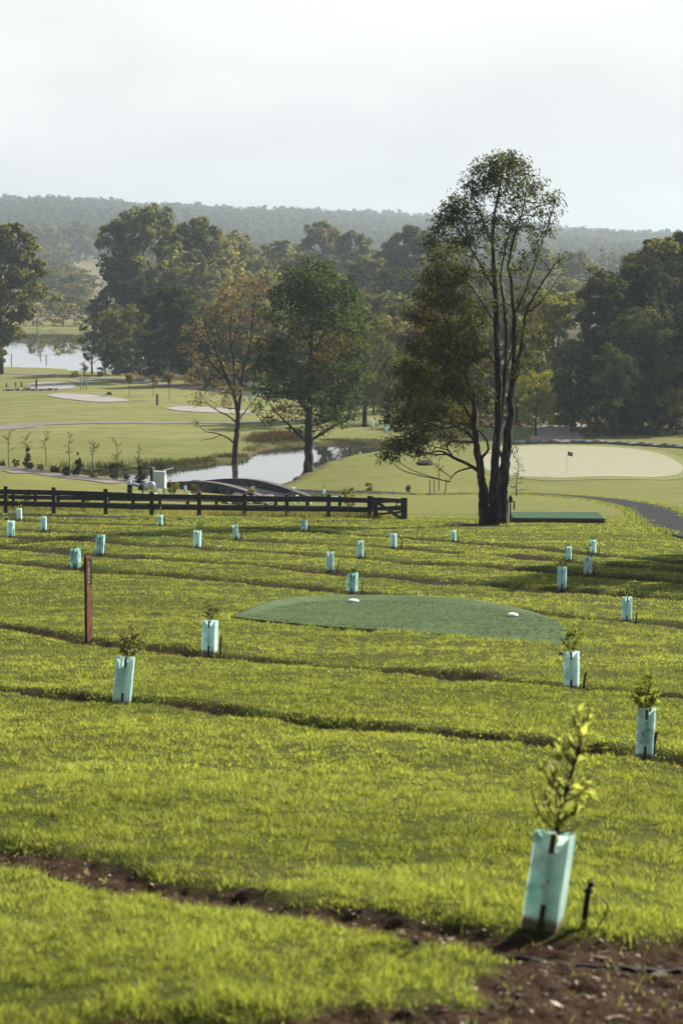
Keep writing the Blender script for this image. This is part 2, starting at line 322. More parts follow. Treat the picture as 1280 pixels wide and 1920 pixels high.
# ------------------------------------------------------------------ terrain
HW1, HW2 = 16.85, 18.6                                   # the two ponds, metres below the camera
ctl = []
def cH(px, Y, H):                                         # control point by photo column, distance and drop
    p = at(px, 480, Y); ctl.append((p[0], Y, -H))
def cP(px, py, Y):
    p = at(px, py, Y); ctl.append(tuple(p))
for Y, H in ((.5, 1.65), (5, 2.27), (8.5, 2.70), (11, 3.02), (16, 3.65), (23, 4.47), (33, 5.58), (42.5, 6.42), (50, 6.98), (62, 7.80), (75, 8.75), (88, 9.80)):
    for px in (-300, 150, 640, 1130, 1580): cH(px, Y, H)
for px, py in ((-300, 957), (0, 960), (320, 963), (640, 966), (960, 968), (1280, 972), (1580, 975)): cP(px, py, 98)
for px in (-300, 0): [cP(px, y, d) for y, d in ((915, 113), (880, 136))] + [cH(px, d, h) for d, h in ((160, 14.9), (178, 16.4))]
[cP(230, y, d) for y, d in ((933, 113), (915, 128), (902, 140))] + [cH(230, 165, 15.9)]
for px in (420, 580): [cP(px, y, d) for y, d in ((953, 113), (947, 130), (940, 148), (931, 163))]
for px in (690, 830): [cP(px, y, d) for y, d in ((951, 116), (937, 135), (922, 158), (906, 172), (885, 184), (865, 195))]
cP(800, 850, 203)
for px in (1000, 1280, 1580): [cP(px, y, d) for y, d in ((956, 108), (943, 125), (927, 150), (914, 165), (896, 185), (864, 200), (838, 214))]
for px in (-300, 100, 300, 470): [cH(px, d, h) for d, h in ((194, 16.7), (212, 16.8), (243, 17.15), (280, 17.3), (303, 17.4), (335, 17.6), (370, 17.95), (397, 18.4))]
for px in (640, 800): [cH(px, d, h) for d, h in ((218, 16.6), (245, 17.0), (300, 17.6), (400, 18.2))]
for px in (1000, 1280, 1580): [cH(px, d, h) for d, h in ((240, 17.8), (300, 18.4), (400, 18.4))]
for px in (-300, 0, 200): [cP(px, y, d) for y, d in ((613, 612), (589, 750), (564, 970), (538, 1200), (492, 1620), (450, 2250))] + [cH(px, 500, 19.3)]
cP(-300, 416, 4000); cP(50, 413, 4000); cP(330, 427, 4100)
for px in (500, 800): [cH(px, d, h) for d, h in ((520, 17.8), (700, 16.8), (1150, 13), (1900, 6))]; cP(px, 446, 4600)
for px in (1100, 1500): [cH(px, d, h) for d, h in ((520, 17.8), (700, 17), (1150, 15), (1900, 10))]; cP(px, 472, 4700)
for px in (-300, 400, 1000, 1500): cH(px, 5600, -5); cH(px, 7000, 30)
ctl = np.array(ctl)
def uv_of(x, y): return np.clip(x / (y + 4), -.3, .3) * 7, np.log(np.maximum(y, -3) + 4)
def tps_fit():
    u, v = uv_of(ctl[:, 0], ctl[:, 1]); n = len(u)
    r2 = (u[:, None] - u) ** 2 + (v[:, None] - v) ** 2; K = .5 * r2 * np.log(r2 + 1e-12) + np.eye(n) * 2e-4
    A = np.zeros((n + 3, n + 3)); A[:n, :n] = K; A[:n, n] = 1; A[:n, n + 1] = u; A[:n, n + 2] = v; A[n:, :n] = A[:n, n:].T
    return u, v, np.linalg.solve(A, np.concatenate([ctl[:, 2], [0, 0, 0]]))
_cu, _cv, _w = tps_fit()
_gu = np.linspace(-2.1, 2.1, 121); _gv = np.linspace(0, 9.2, 420)
def _grid():
    out = np.zeros((len(_gv), len(_gu))); n = len(_cu)
    for k, v in enumerate(_gv):
        r2 = (_gu[:, None] - _cu) ** 2 + (v - _cv) ** 2
        out[k] = (.5 * r2 * np.log(r2 + 1e-12)) @ _w[:n] + _w[n] + _w[n + 1] * _gu + _w[n + 2] * v
    return out
_G = _grid()
def hbase(x, y):
    u, v = uv_of(np.asarray(x, float), np.asarray(y, float))
    fu = np.clip((u - _gu[0]) / (_gu[1] - _gu[0]), 0, len(_gu) - 1.001); fv = np.clip((v - _gv[0]) / (_gv[1] - _gv[0]), 0, len(_gv) - 1.001)
    i = fu.astype(int); j = fv.astype(int); a = fu - i; b = fv - j
    return (_G[j, i] * (1 - a) + _G[j, i + 1] * a) * (1 - b) + (_G[j + 1, i] * (1 - a) + _G[j + 1, i + 1] * a) * b

def plane_pts(pix, H): return np.array([(at(a, b, 1.0) * (H / -at(a, b, 1.0)[2]))[:2] for a, b in pix])
pond_poly = plane_pts([(120, 894), (180, 889), (230, 886), (270, 882), (310, 880), (340, 877), (380, 872), (430, 866), (466, 861), (478, 850), (492, 842), (525, 837), (580, 833), (640, 832), (700, 834),
                       (745, 837), (765, 843), (745, 849), (700, 853), (645, 860), (605, 871), (580, 885), (562, 894), (545, 905), (500, 922), (455, 932), (400, 936), (340, 930), (280, 912), (235, 902), (120, 900)], HW1)
far_poly = plane_pts([(-160, 690), (0, 690), (60, 690.5), (110, 693), (150, 697), (200, 701), (250, 704), (275, 690), (270, 650), (240, 626), (150, 623), (70, 622), (0, 622), (-160, 623)], HW2)
def sdist(x, y, P):
    x = np.asarray(x, float); y = np.asarray(y, float)
    d = np.full(x.shape, 1e9); ins = np.zeros(x.shape, bool)
    for a, b in zip(P, np.roll(P, -1, 0)):
        e = b - a; t = np.clip(((x - a[0]) * e[0] + (y - a[1]) * e[1]) / (e @ e + 1e-12), 0, 1)
        d = np.minimum(d, np.hypot(x - a[0] - t * e[0], y - a[1] - t * e[1]))
        c = ((a[1] > y) != (b[1] > y)) & (x < e[0] * (y - a[1]) / (e[1] + 1e-12) + a[0]); ins ^= c
    return np.where(ins, -d, d)
def ldist(x, y, P):
    x = np.asarray(x, float); y = np.asarray(y, float); d = np.full(x.shape, 1e9)
    for a, b in zip(P[:-1], P[1:]):
        e = b - a; t = np.clip(((x - a[0]) * e[0] + (y - a[1]) * e[1]) / (e @ e + 1e-12), 0, 1)
        d = np.minimum(d, np.hypot(x - a[0] - t * e[0], y - a[1] - t * e[1]))
    return d
_S = np.concatenate([np.geomspace(1.5, 130, 2500), np.geomspace(130.2, 6000, 2900)])
def gp(px, py, hf=None):
    """the ground point seen at a photo pixel"""
    r = at(px, py, 1.0); h = (hf or hbase)(r[0] * _S, _S); k = np.argmax(r[2] * _S < h)
    if k == 0: k = len(_S) - 1
    a, b = _S[k - 1], _S[k]
    for _ in range(30):
        m = (a + b) / 2
        if r[2] * m < (hf or hbase)(np.array([r[0] * m]), np.array([m]))[0]: b = m
        else: a = m
    return V(r[0] * b, b, (hf or hbase)(np.array([r[0] * b]), np.array([b]))[0])

# planting rows: shallow bare furrows in the grass
row_px = [
    [(-90, 1568), (0, 1592), (120, 1612), (250, 1640), (400, 1668), (500, 1690), (620, 1712), (760, 1736), (930, 1760), (1100, 1772), (1340, 1790)],
    [(-60, 1287), (60, 1299), (200, 1314), (330, 1322), (460, 1339), (640, 1359), (830, 1378), (980, 1392), (1100, 1406), (1210, 1419), (1360, 1437)],
    [(-60, 1170), (60, 1184), (168, 1200), (300, 1214), (400, 1226), (540, 1240), (640, 1249), (760, 1259), (860, 1268), (1000, 1281), (1080, 1288), (1200, 1299), (1360, 1313)],
    [(-60, 1049), (60, 1056), (145, 1065), (320, 1078), (470, 1089), (662, 1111), (820, 1129), (960, 1144), (1080, 1156), (1176, 1165), (1360, 1183)],
    [(-60, 1021), (60, 1029), (190, 1040), (400, 1054), (620, 1071), (760, 1083), (900, 1094), (1054, 1105), (1360, 1128)],
    [(-60, 1003), (22, 1006), (200, 1015), (371, 1027), (520, 1036), (676, 1046), (860, 1059), (1102, 1077), (1360, 1098)],
    [(-60, 989), (83, 995), (250, 1003), (444, 1011), (600, 1020), (738, 1027), (900, 1038), (1066, 1051), (1360, 1074)],
    [(-60, 970), (38, 975), (301, 985), (430, 990), (571, 995), (720, 1005), (850, 1015), (980, 1026), (1112, 1038), (1360, 1061)]]
rows = [spline([gp(*p)[:2] for p in r], 60) for r in row_px]
row_w = [.28, .31, .35, .42, .50, .50, .50, .44]
bare_poly = np.array([gp(*p)[:2] for p in ((930, 1745), (985, 1757), (1100, 1768), (1400, 1790), (1500, 2050), (100, 2050), (170, 1925), (330, 1897), (560, 1905), (700, 1892), (820, 1860), (905, 1815))])
bare_spots = [(gp(*p)[:2], r) for p, r in (((1170, 1520), .16), ((920, 1490), .07), ((700, 1440), .06), ((690, 1290), .10), ((470, 1275), .07), ((410, 1350), .06), ((300, 1150), .35), ((590, 1165), .15),
               ((170, 1195), .25), ((900, 1265), .4), ((470, 1338), .3), ((80, 1650), .15), ((440, 1160), .3), ((1120, 1250), .14), ((880, 1140), .25), ((550, 1045), .2), ((210, 1745), .09), ((560, 1885), .1))]
tee_poly = np.array([gp(*p)[:2] for p in ((432, 1158), (465, 1146), (500, 1135), (545, 1127), (640, 1123), (760, 1124), (870, 1130), (950, 1141), (1010, 1154), (1048, 1168), (1062, 1184), (1058, 1212), (940, 1203), (760, 1186), (600, 1175), (500, 1166))])
def soil_mask(x, y):
    """bare soil: 0..1, and the furrow profile 0..1"""
    x = np.asarray(x, float); y = np.asarray(y, float); s = np.zeros(x.shape); f = np.zeros(x.shape)
    near = (y < 110) & (y > 3)
    if near.any():
        X, Y = x[near], y[near]; S = np.zeros(X.shape); FU = np.zeros(X.shape)
        n = fbm(X * 2.1, Y * 2.1, 3, 3); n2 = fbm(X * .8, Y * .8, 9, 2)
        for r, w in zip(rows, row_w):
            sl = np.gradient(r[:, 1]) / np.gradient(r[:, 0]); d = np.abs(Y - np.interp(X, r[:, 0], r[:, 1])) / np.sqrt(1 + np.interp(X, r[:, 0], sl) ** 2); ww = w * (.9 + .25 * n2) 
            S = np.maximum(S, 1 - smooth(ww * .7, ww * 1.15, d + (n - .5) * w * .8)); FU = np.maximum(FU, 1 - smooth(w * .5, w * 1.5, d))
        d = sdist(X, Y, bare_poly); S = np.maximum(S, 1 - smooth(-.1, .06, d + (n - .5) * .55)); FU = np.maximum(FU, .7 * (1 - smooth(-.15, .15, d + (n - .5) * .3)))
        for c, r in bare_spots:
            d = np.hypot((X - c[0]) * .7, Y - c[1]); S = np.maximum(S, (1 - smooth(r * .3, r * 1.3, d + (n - .5) * r * 2)) * smooth(.4, .6, n))
        s[near] = S; f[near] = FU
    return s, f
def hground(x, y, detail=True):
    x = np.asarray(x, float); y = np.asarray(y, float); z = hbase(x, y)
    far = y > 100
    z = z + smooth(100, 240, y) * (fbm(x / 22, y / 30, 5, 2) - .5) * .5 * (1 - smooth(900, 1200, y)) + smooth(1100, 1900, y) * (fbm(x / 260, y / 300, 8, 3) - .5) * 10
    for P, H, lo, hi in ((pond_poly, HW1, 150, 235), (far_poly, HW2, 350, 680)):
        m = (y > lo) & (y < hi)
        if m.any():
            d = sdist(x[m], y[m], P) + (fbm(x[m] / 2.2, y[m] / 2.2, 21, 2) - .5) * (1.0 if H < 18 else 3); zz = z[m]
            lip = -H + .10 + np.clip(d, 0, None) * .42
            out = np.where(d < 9, np.maximum(np.minimum(zz, lip + smooth(2, 9, d) * 9), np.minimum(lip, -H + .22 + .02 * d)), np.maximum(zz, -H + .3))
            z[m] = np.where(d < 0, -H - np.minimum(1.2, -d * .5) - .05, out)
    if detail:
        m = y < 110
        if m.any():
            X, Y = x[m], y[m]; s, f = soil_mask(X, Y); amp = 1 - smooth(60, 110, Y)
            zz = z[m] + (fbm(X * .55, Y * .55, 1, 3) - .5) * .14 * amp - f * np.interp(Y, [14, 20], [.075, .125]) * (.6 + .4 * amp) + s * ((fbm(X * 9, Y * 9, 4, 3) - .5) * .07 + (vnoise(X * 22, Y * 22, 6) - .5) * .03) * amp
            w_ = 1 - smooth(-.30, .12, sdist(X, Y, tee_poly)); zz = zz * (1 - w_) + (hbase(X, Y) - .02) * w_
            z[m] = zz
    return z
def G1(x, y): return float(hground(np.array([x]), np.array([y]))[0])
def gnd(px, py):
    p = gp(px, py); return gp(px, py, hground) if p[1] < 700 else p

def build_ground():
    ys = np.concatenate([np.linspace(-2, 7.5, 30)[:-1], np.exp(np.linspace(math.log(7.5), math.log(60), 760))[:-1], np.exp(np.linspace(math.log(60), math.log(240), 420))[:-1],
                         np.exp(np.linspace(math.log(240), math.log(5000), 370))[:-1], np.geomspace(5000, 7200, 10)])
    uc = np.concatenate([-np.geomspace(3.2, .175, 24)[:-1], np.linspace(-.175, .175, 230), np.geomspace(.175, 3.2, 24)[1:]])
    Y, U = np.meshgrid(ys, uc, indexing='ij'); X = U * (Y + 4)
    z = np.zeros(Y.shape); so = np.zeros(Y.shape)
    for k in range(0, len(ys), 100):
        z[k:k + 100] = hground(X[k:k + 100], Y[k:k + 100]); so[k:k + 100] = soil_mask(X[k:k + 100], Y[k:k + 100])[0]
    mown = smooth(88, 108, Y + (fbm(X / 3, Y / 3, 30, 2) - .5) * 10)
    # unmown earth round the water's edge and under the forest
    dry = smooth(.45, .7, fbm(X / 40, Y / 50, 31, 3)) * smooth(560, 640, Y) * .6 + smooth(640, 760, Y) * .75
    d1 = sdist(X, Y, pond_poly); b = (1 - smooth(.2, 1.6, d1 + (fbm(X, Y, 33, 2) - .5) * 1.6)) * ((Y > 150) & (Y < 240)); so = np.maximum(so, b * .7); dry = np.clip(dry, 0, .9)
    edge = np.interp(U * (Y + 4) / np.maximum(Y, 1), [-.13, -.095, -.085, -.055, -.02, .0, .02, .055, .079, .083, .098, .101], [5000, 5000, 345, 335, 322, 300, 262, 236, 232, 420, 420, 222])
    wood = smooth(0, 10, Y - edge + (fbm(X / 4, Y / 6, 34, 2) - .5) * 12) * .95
    lush = np.clip((1 - smooth(188, 240, Y + (fbm(X / 12, Y / 12, 36, 2) - .5) * 40)) + .6 * smooth(.5, .68, fbm(X / 30, Y / 45, 37, 2)), 0, 1)
    n, m = Y.shape; i = np.arange(n - 1)[:, None] * m + np.arange(m - 1)[None]
    q = np.stack([i, i + 1, i + m + 1, i + m], -1).reshape(-1, 4)
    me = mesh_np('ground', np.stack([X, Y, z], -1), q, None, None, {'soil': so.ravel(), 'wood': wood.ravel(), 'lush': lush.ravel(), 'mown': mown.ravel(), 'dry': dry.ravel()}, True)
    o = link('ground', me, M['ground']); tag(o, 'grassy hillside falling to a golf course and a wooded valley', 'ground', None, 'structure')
build_ground()

def flat(name, poly, z, m, label, cat='water'):
    poly = np.asarray(poly); c = poly.mean(0)
    import bmesh
    bm = bmesh.new(); vs_ = [bm.verts.new((float(a), float(b), z)) for a, b in poly]; f = bm.faces.new(vs_)
    if f.normal.z < 0: f.normal_flip()
    bm.normal_update(); 
    if bm.faces[0:] and f.normal.z < 0: f.normal_flip()
    bmesh.ops.triangulate(bm, faces=[f]); me = bpy.data.meshes.new(name); bm.to_mesh(me); bm.free()
    return tag(link(name, me, m), label, cat, None, 'structure')
def grow(P, r):
    c = P - np.roll(P, 1, 0); d = np.roll(P, -1, 0) - P; n = c / np.linalg.norm(c, axis=1)[:, None] + d / np.linalg.norm(d, axis=1)[:, None]
    n = np.stack([n[:, 1], -n[:, 0]], 1); n /= np.linalg.norm(n, axis=1)[:, None] + 1e-9
    a = np.sum(P[:, 0] * np.roll(P[:, 1], -1) - P[:, 1] * np.roll(P[:, 0], -1)); return P + n * r * (1 if a > 0 else -1)
flat('pond_water', grow(pond_poly, 1.4), -HW1, M['water'], 'still creek pond reflecting the trees behind the stone bridge')
flat('pond_water', grow(far_poly, 4), -HW2, M['water'], 'far pond at the left mirroring the misty trees')

def patch(name, px, m, off, label, cat, rings=14, seg=90, wob=0.0, world=False, kind='structure', crown=0.0):
    """a sheet laid on the ground inside a star-shaped outline"""
    P = np.array(px, float) if world else np.array([gnd(*p)[:2] for p in px])
    P = spline(np.concatenate([P, P[:1]]), seg + 1)[:-1]; c = P.mean(0)
    ks = np.linspace(0, 1, rings + 1)[1:]; X = c[0] + (P[:, 0] - c[0])[None] * ks[:, None]; Y = c[1] + (P[:, 1] - c[1])[None] * ks[:, None]
    if wob: w_ = (fbm(X * .8, Y * .8, 50, 2) - .5) * wob * ks[:, None] ** 3; Y = Y + w_
    z = hground(X, Y) + off + crown * (1 - ks[:, None] ** 2); v = np.concatenate([np.stack([X, Y, z], -1).reshape(-1, 3), [[c[0], c[1], float(hground(c[:1], c[1:])[0]) + off + crown]]])
    n = seg; i = np.arange(rings - 1)[:, None] * n; j = np.arange(n)[None]; j2 = (j + 1) % n
    q = np.stack([i + j, i + n + j, i + n + j2, i + j2], -1).reshape(-1, 4); k = len(v) - 1
    t = [(k, a, (a + 1) % n) for a in range(n)]
    area = np.sum(P[:, 0] * np.roll(P[:, 1], -1) - P[:, 1] * np.roll(P[:, 0], -1))
    if area < 0: q = q[:, ::-1]; t = [a[::-1] for a in t]
    return tag(link(name, mesh_np(name, v, q, t, None, None, True), m), label, cat, None, kind)
def ribbon(name, px, w, m, off, label, cat, n=140, across=6, wpx=None):
    P = spline([gnd(*p)[:2] for p in px], n); T = np.gradient(P, axis=0); T /= np.linalg.norm(T, axis=1)[:, None]; S = np.stack([T[:, 1], -T[:, 0]], 1)
    W = np.interp(np.linspace(0, 1, n), np.linspace(0, 1, len(w)), w) if hasattr(w, '__len__') else np.full(n, w)
    W = W * (1 + (fbm(np.arange(n) * .35, np.zeros(n), 60, 2) - .5) * .25)
    k = np.linspace(-.5, .5, across + 1); X = P[:, 0:1] + S[:, 0:1] * W[:, None] * k; Y = P[:, 1:2] + S[:, 1:2] * W[:, None] * k
    z = hground(X, Y); z = z + off; a = across + 1
    i = np.arange(n - 1)[:, None] * a + np.arange(across)[None]; q = np.stack([i, i + 1, i + a + 1, i + a], -1).reshape(-1, 4)
    me = mesh_np(name, np.stack([X, Y, z], -1), q, None, None, None, True)
    return tag(link(name, me, m), label, cat, None, 'structure')
ribbon('gravel_path', [(-60, 966), (0, 968), (150, 971), (300, 973), (450, 975), (600, 977), (760, 979), (860, 983), (910, 987)], [2.3, 2.2, 2.0, 2.2, 1.6, .7], M['gravel'], .03, 'grey gravel path running along the near side of the rail fence', 'path')
ribbon('gravel_path', [(520, 919), (560, 922), (640, 925), (760, 926.5), (900, 925.5), (1000, 927), (1080, 932), (1150, 940), (1205, 952), (1238, 968), (1262, 985), (1330, 1004), (1450, 1030)], [3.0, 2.6, 2.0, 2.0, 2.0, 2.0, 2.1, 2.2, 2.3, 2.4], M['gravel'], .035, 'grey gravel path curving from the stone bridge round to the right edge', 'path')
ribbon('cart_path', [(-90, 806), (0, 801), (50, 797), (120, 794.5), (250, 793), (380, 793), (480, 792), (560, 789), (640, 784)], [7, 6, 3.5, 2.6, 2.4, 2.2, 2.2], M['cart'], .05, 'greyish cart path crossing the pale fairway', 'path')
ribbon('cart_path', [(-60, 697), (60, 702), (150, 708), (220, 712), (330, 724), (420, 735), (520, 745)], 3.0, M['cart'], .06, 'narrow cart path beside the far pond', 'path')
ribbon('dirt_track', [(1040, 828), (1046, 812), (1056, 795), (1064, 778), (1066, 765)], [5, 4.5, 4.5, 5], M['track'], .06, 'pinkish dirt track climbing between the trees behind the green', 'track')
patch('green_fringe', [(893, 868), (900, 850), (920, 840), (960, 835.5), (1020, 833.5), (1100, 834.5), (1180, 838.5), (1245, 848), (1290, 865), (1305, 882), (1285, 896), (1200, 899.5), (1080, 900.5), (1000, 899.5), (930, 894), (900, 881)], M['fringe'], .03, 'greener collar of longer grass round the putting green', 'green', 14)
patch('putting_green', [(905, 868), (910, 852), (925, 843), (960, 838.5), (1020, 836), (1100, 837), (1170, 841), (1230, 850), (1268, 866), (1279, 880), (1262, 892), (1190, 895), (1080, 896), (1000, 895.5), (940, 890), (910, 880)], M['green'], .05, 'smooth pale putting green with a flag', 'green', 16)
for px, lab in (([(85, 742), (110, 738.5), (160, 740), (210, 745), (240, 751), (225, 753.5), (180, 754), (120, 748)], 'long pale sand bunker in the middle of the fairway'),
                ([(45, 724), (70, 718), (110, 717), (140, 720), (138, 728), (110, 731), (75, 732)], 'grey sand bunker behind the row of short black posts'),
                ([(308, 766), (340, 762.5), (390, 764), (440, 768), (476, 773), (450, 776), (390, 774), (340, 771)], 'sand bunker partly behind the bare brown tree'),
                ([(132, 716), (150, 714), (178, 717), (170, 719.5), (150, 719)], 'small sand bunker beyond the young staked tree')):
    patch('sand_bunker', px, M['sand'], .06, lab, 'bunker', 8, 60)
patch('mulch_bed', [(-90, 872), (0, 874), (60, 880), (130, 889), (200, 898), (260, 903), (330, 908), (330, 913), (290, 914), (220, 907), (150, 900), (60, 889), (0, 882), (-90, 878)], M['mulch'], .04, 'mulched planting bed along the crest behind the lawn', 'bed', 6, 80)

# ------------------------------------------------------------------ small plants: leaf helpers
def leafset(g, pos, dirs, ln, wd, rng, tint, roll=None):
    """diamond leaves (base, side, tip, side) at pos pointing along dirs"""
    n = len(pos); d = dirs / (np.linalg.norm(dirs, axis=1)[:, None] + 1e-9)
    r = rng.normal(size=(n, 3)); s = np.cross(d, r); s /= np.linalg.norm(s, axis=1)[:, None] + 1e-9
    L_ = np.broadcast_to(ln, (n,))[:, None]; W_ = np.broadcast_to(wd, (n,))[:, None]
    v = np.stack([pos, pos + d * L_ * .45 + s * W_ * .5, pos + d * L_, pos + d * L_ * .45 - s * W_ * .5], 1).reshape(-1, 3)
    g.add(v, np.arange(n * 4).reshape(n, 4), None, tint)
def quadset(g, pos, nor, size, rng, tint, asp=1.5):
    n = len(pos); no = nor / (np.linalg.norm(nor, axis=1)[:, None] + 1e-9)
    r = rng.normal(size=(n, 3)); r[:, 2] -= .5; a = np.cross(no, r); a /= np.linalg.norm(a, axis=1)[:, None] + 1e-9; b = np.cross(no, a)
    S_ = np.broadcast_to(size, (n,))[:, None]; a = a * S_ * .5; b = b * S_ * .5 * asp
    v = np.stack([pos - b, pos + a * .9 - b * .1, pos + b, pos - a * .9 + b * .1], 1).reshape(-1, 3)
    g.add(v, np.arange(n * 4).reshape(n, 4), None, tint)
def unit(v): return v / (np.linalg.norm(v, axis=-1, keepdims=True) + 1e-9)

# ------------------------------------------------------------------ tree guards with their saplings and irrigation risers
def sleeve_mesh(name, w, h, seed):
    r = np.random.RandomState(seed)
    tri = np.array([(-.60, -.10), (.26, -.34), (.46, .22)]) * w          # outer outline, open corrugated triangle
    c = tri.mean(0); inn = c + (tri - c) * .955
    pts = lambda T: np.concatenate([np.linspace(T[i], T[(i + 1) % 3], 5)[:-1] for i in range(3)])
    O, I = pts(tri), pts(inn); n = len(O); nr = 7; g = Geo(); v = []
    for P in (O, I):
        for k in range(nr):
            z = h * k / (nr - 1) + (r.uniform(-.006, .006, n) if k in (0, nr - 1) else 0) - (.05 if k == 0 else 0)
            v.append(np.stack([P[:, 0] + r.uniform(-.002, .002, n), P[:, 1] + r.uniform(-.002, .002, n), z * np.ones(n)], 1))
    v = np.concatenate(v); q = []
    for k in range(nr - 1):
        for i in range(n):
            j = (i + 1) % n; a = k * n; q.append((a + i, a + j, a + n + j, a + n + i)); b = nr * n + k * n; q.append((b + j, b + i, b + n + i, b + n + j))
    a = (nr - 1) * n; b = nr * n + (nr - 1) * n
    q += [(a + i, a + (i + 1) % n, b + (i + 1) % n, b + i) for i in range(n)]
    g.add(v, q); return g.mesh(name)
W0, H0 = .20, .45
sleeves = [sleeve_mesh('sleeve', W0, H0, 3), sleeve_mesh('sleeve', W0, H0, 5)]
sleeves[0].materials.append(M['sleeve']); sleeves[1].materials.append(M['sleeve_leaf_shade'])
def stake_mesh():
    g = Geo(); f = np.array([-.60, -.10]) * W0 * .45 + np.array([.26, -.34]) * W0 * .55; a = math.atan2(-.24, .86)
    nn = np.array([-.24, -.86]); nn /= np.linalg.norm(nn)
    for z0, z1, off in ((-.12, .115, .010), (.10, .375, -.022), (.36, .452, .011)):
        p = f + nn * off; g.box((p[0], p[1], (z0 + z1) / 2), .026, .012, z1 - z0, a, bev=.002)
    m = g.mesh('stake'); m.materials.append(M['stake']); return m
stake_me = stake_mesh()
def riser_mesh():
    g = Geo(); g.tube([(0, 0, -.08), (.001, 0, .12), (.004, 0, .21)], [.0095, .0085, .008], 8)
    g.tube([(.004, 0, .205), (.006, 0, .222)], [.013, .013], 8); g.tube([(.006, 0, .222), (.010, 0, .262)], [.007, .006], 8)
    for s in (-1, 1): g.tube([(.009, .010 * s, .24), (.010, .013 * s, .262), (.011, .002 * s, .278)], [.003] * 3, 5)
    th = np.linspace(0, 1, 9); g.tube(np.stack([.02 + .045 * np.sin(th * 3.1), -.01 - .02 * th, .20 * (1 - th) ** .7 + .0], 1), [.0028] * 9, 5)
    m = g.mesh('irrigation_riser'); m.materials.append(M['plastic']); return m
riser_me = riser_mesh()
def sapling(name, label, loc, zt, hs, sp, nl, col, seed, ll=.055, inside=0, group=None, cat='sapling', lean=0.0, parts=('stem', 'foliage')):
    rng = np.random.RandomState(seed); t = thing(name, label, cat, loc, 0, group); g = Geo(); lf = Geo()
    top = V(lean * hs + rng.uniform(-.08, .08) * hs, rng.uniform(-.1, .1) * hs, zt + hs)
    main = spline([V(0, 0, -.02), V(.01, 0, zt * .6), V(rng.uniform(-.02, .02), 0, zt + .15 * hs), top * V(.6, .6, 1) - V(0, 0, .35 * hs), top], 14)
    g.tube(main, np.linspace(.008, .0025, 14) * max(.6, hs / .35), 6)
    P = []; D = []
    tw = max(5, int(nl / 5))
    for k in range(tw):
        f = rng.uniform(.0, .95) ** 1.9; b = V(*[np.interp(zt - .03 * hs + f * hs, main[:, 2], main[:, q]) for q in range(3)]); an = rng.uniform(0, 6.28)
        ln = sp * rng.uniform(.45, 1.0) * (1 - f * .55); e = b + V(math.cos(an) * ln, math.sin(an) * ln, ln * rng.uniform(.45, 1.3))
        mid = (b + e) / 2 + V(math.cos(an), math.sin(an), -.3) * ln * .12; tp = spline([b, mid, e], 7); g.tube(tp, np.linspace(.0035, .0014, 7) * max(.6, hs / .35), 4)
        m = max(3, int(nl * 1.5) // tw); u = rng.uniform(.15, 1, m); q = np.stack([np.interp(u, np.linspace(0, 1, 7), tp[:, i]) for i in range(3)], 1)
        P.append(q); D.append(unit(e - b)[None] * .7 + unit(rng.normal(size=(m, 3))) + V(0, 0, .15))
    if inside:
        P.append(np.stack([rng.uniform(-.07, .05, inside), rng.uniform(-.05, .03, inside), rng.uniform(.35, .98, inside) * zt], 1)); D.append(rng.normal(size=(inside, 3)))
    P = np.concatenate(P); D = np.concatenate(D); s = rng.uniform(.65, 1.2, len(P))
    leafset(lf, P, D, ll * s, ll * .48 * s, rng, rng.uniform(0, 1, len(P)) ** 1.3)
    link(parts[0], g.mesh('stem'), M['bark'], t); f = link(parts[1], lf.mesh('foliage'), M['sapleaf'], t); f.color = (*col, 1); return t
GRN, YEL, OLV, ORG, DRK = (.13, .16, .035), (.30, .29, .05), (.14, .14, .06), (.34, .13, .05), (.05, .085, .03)
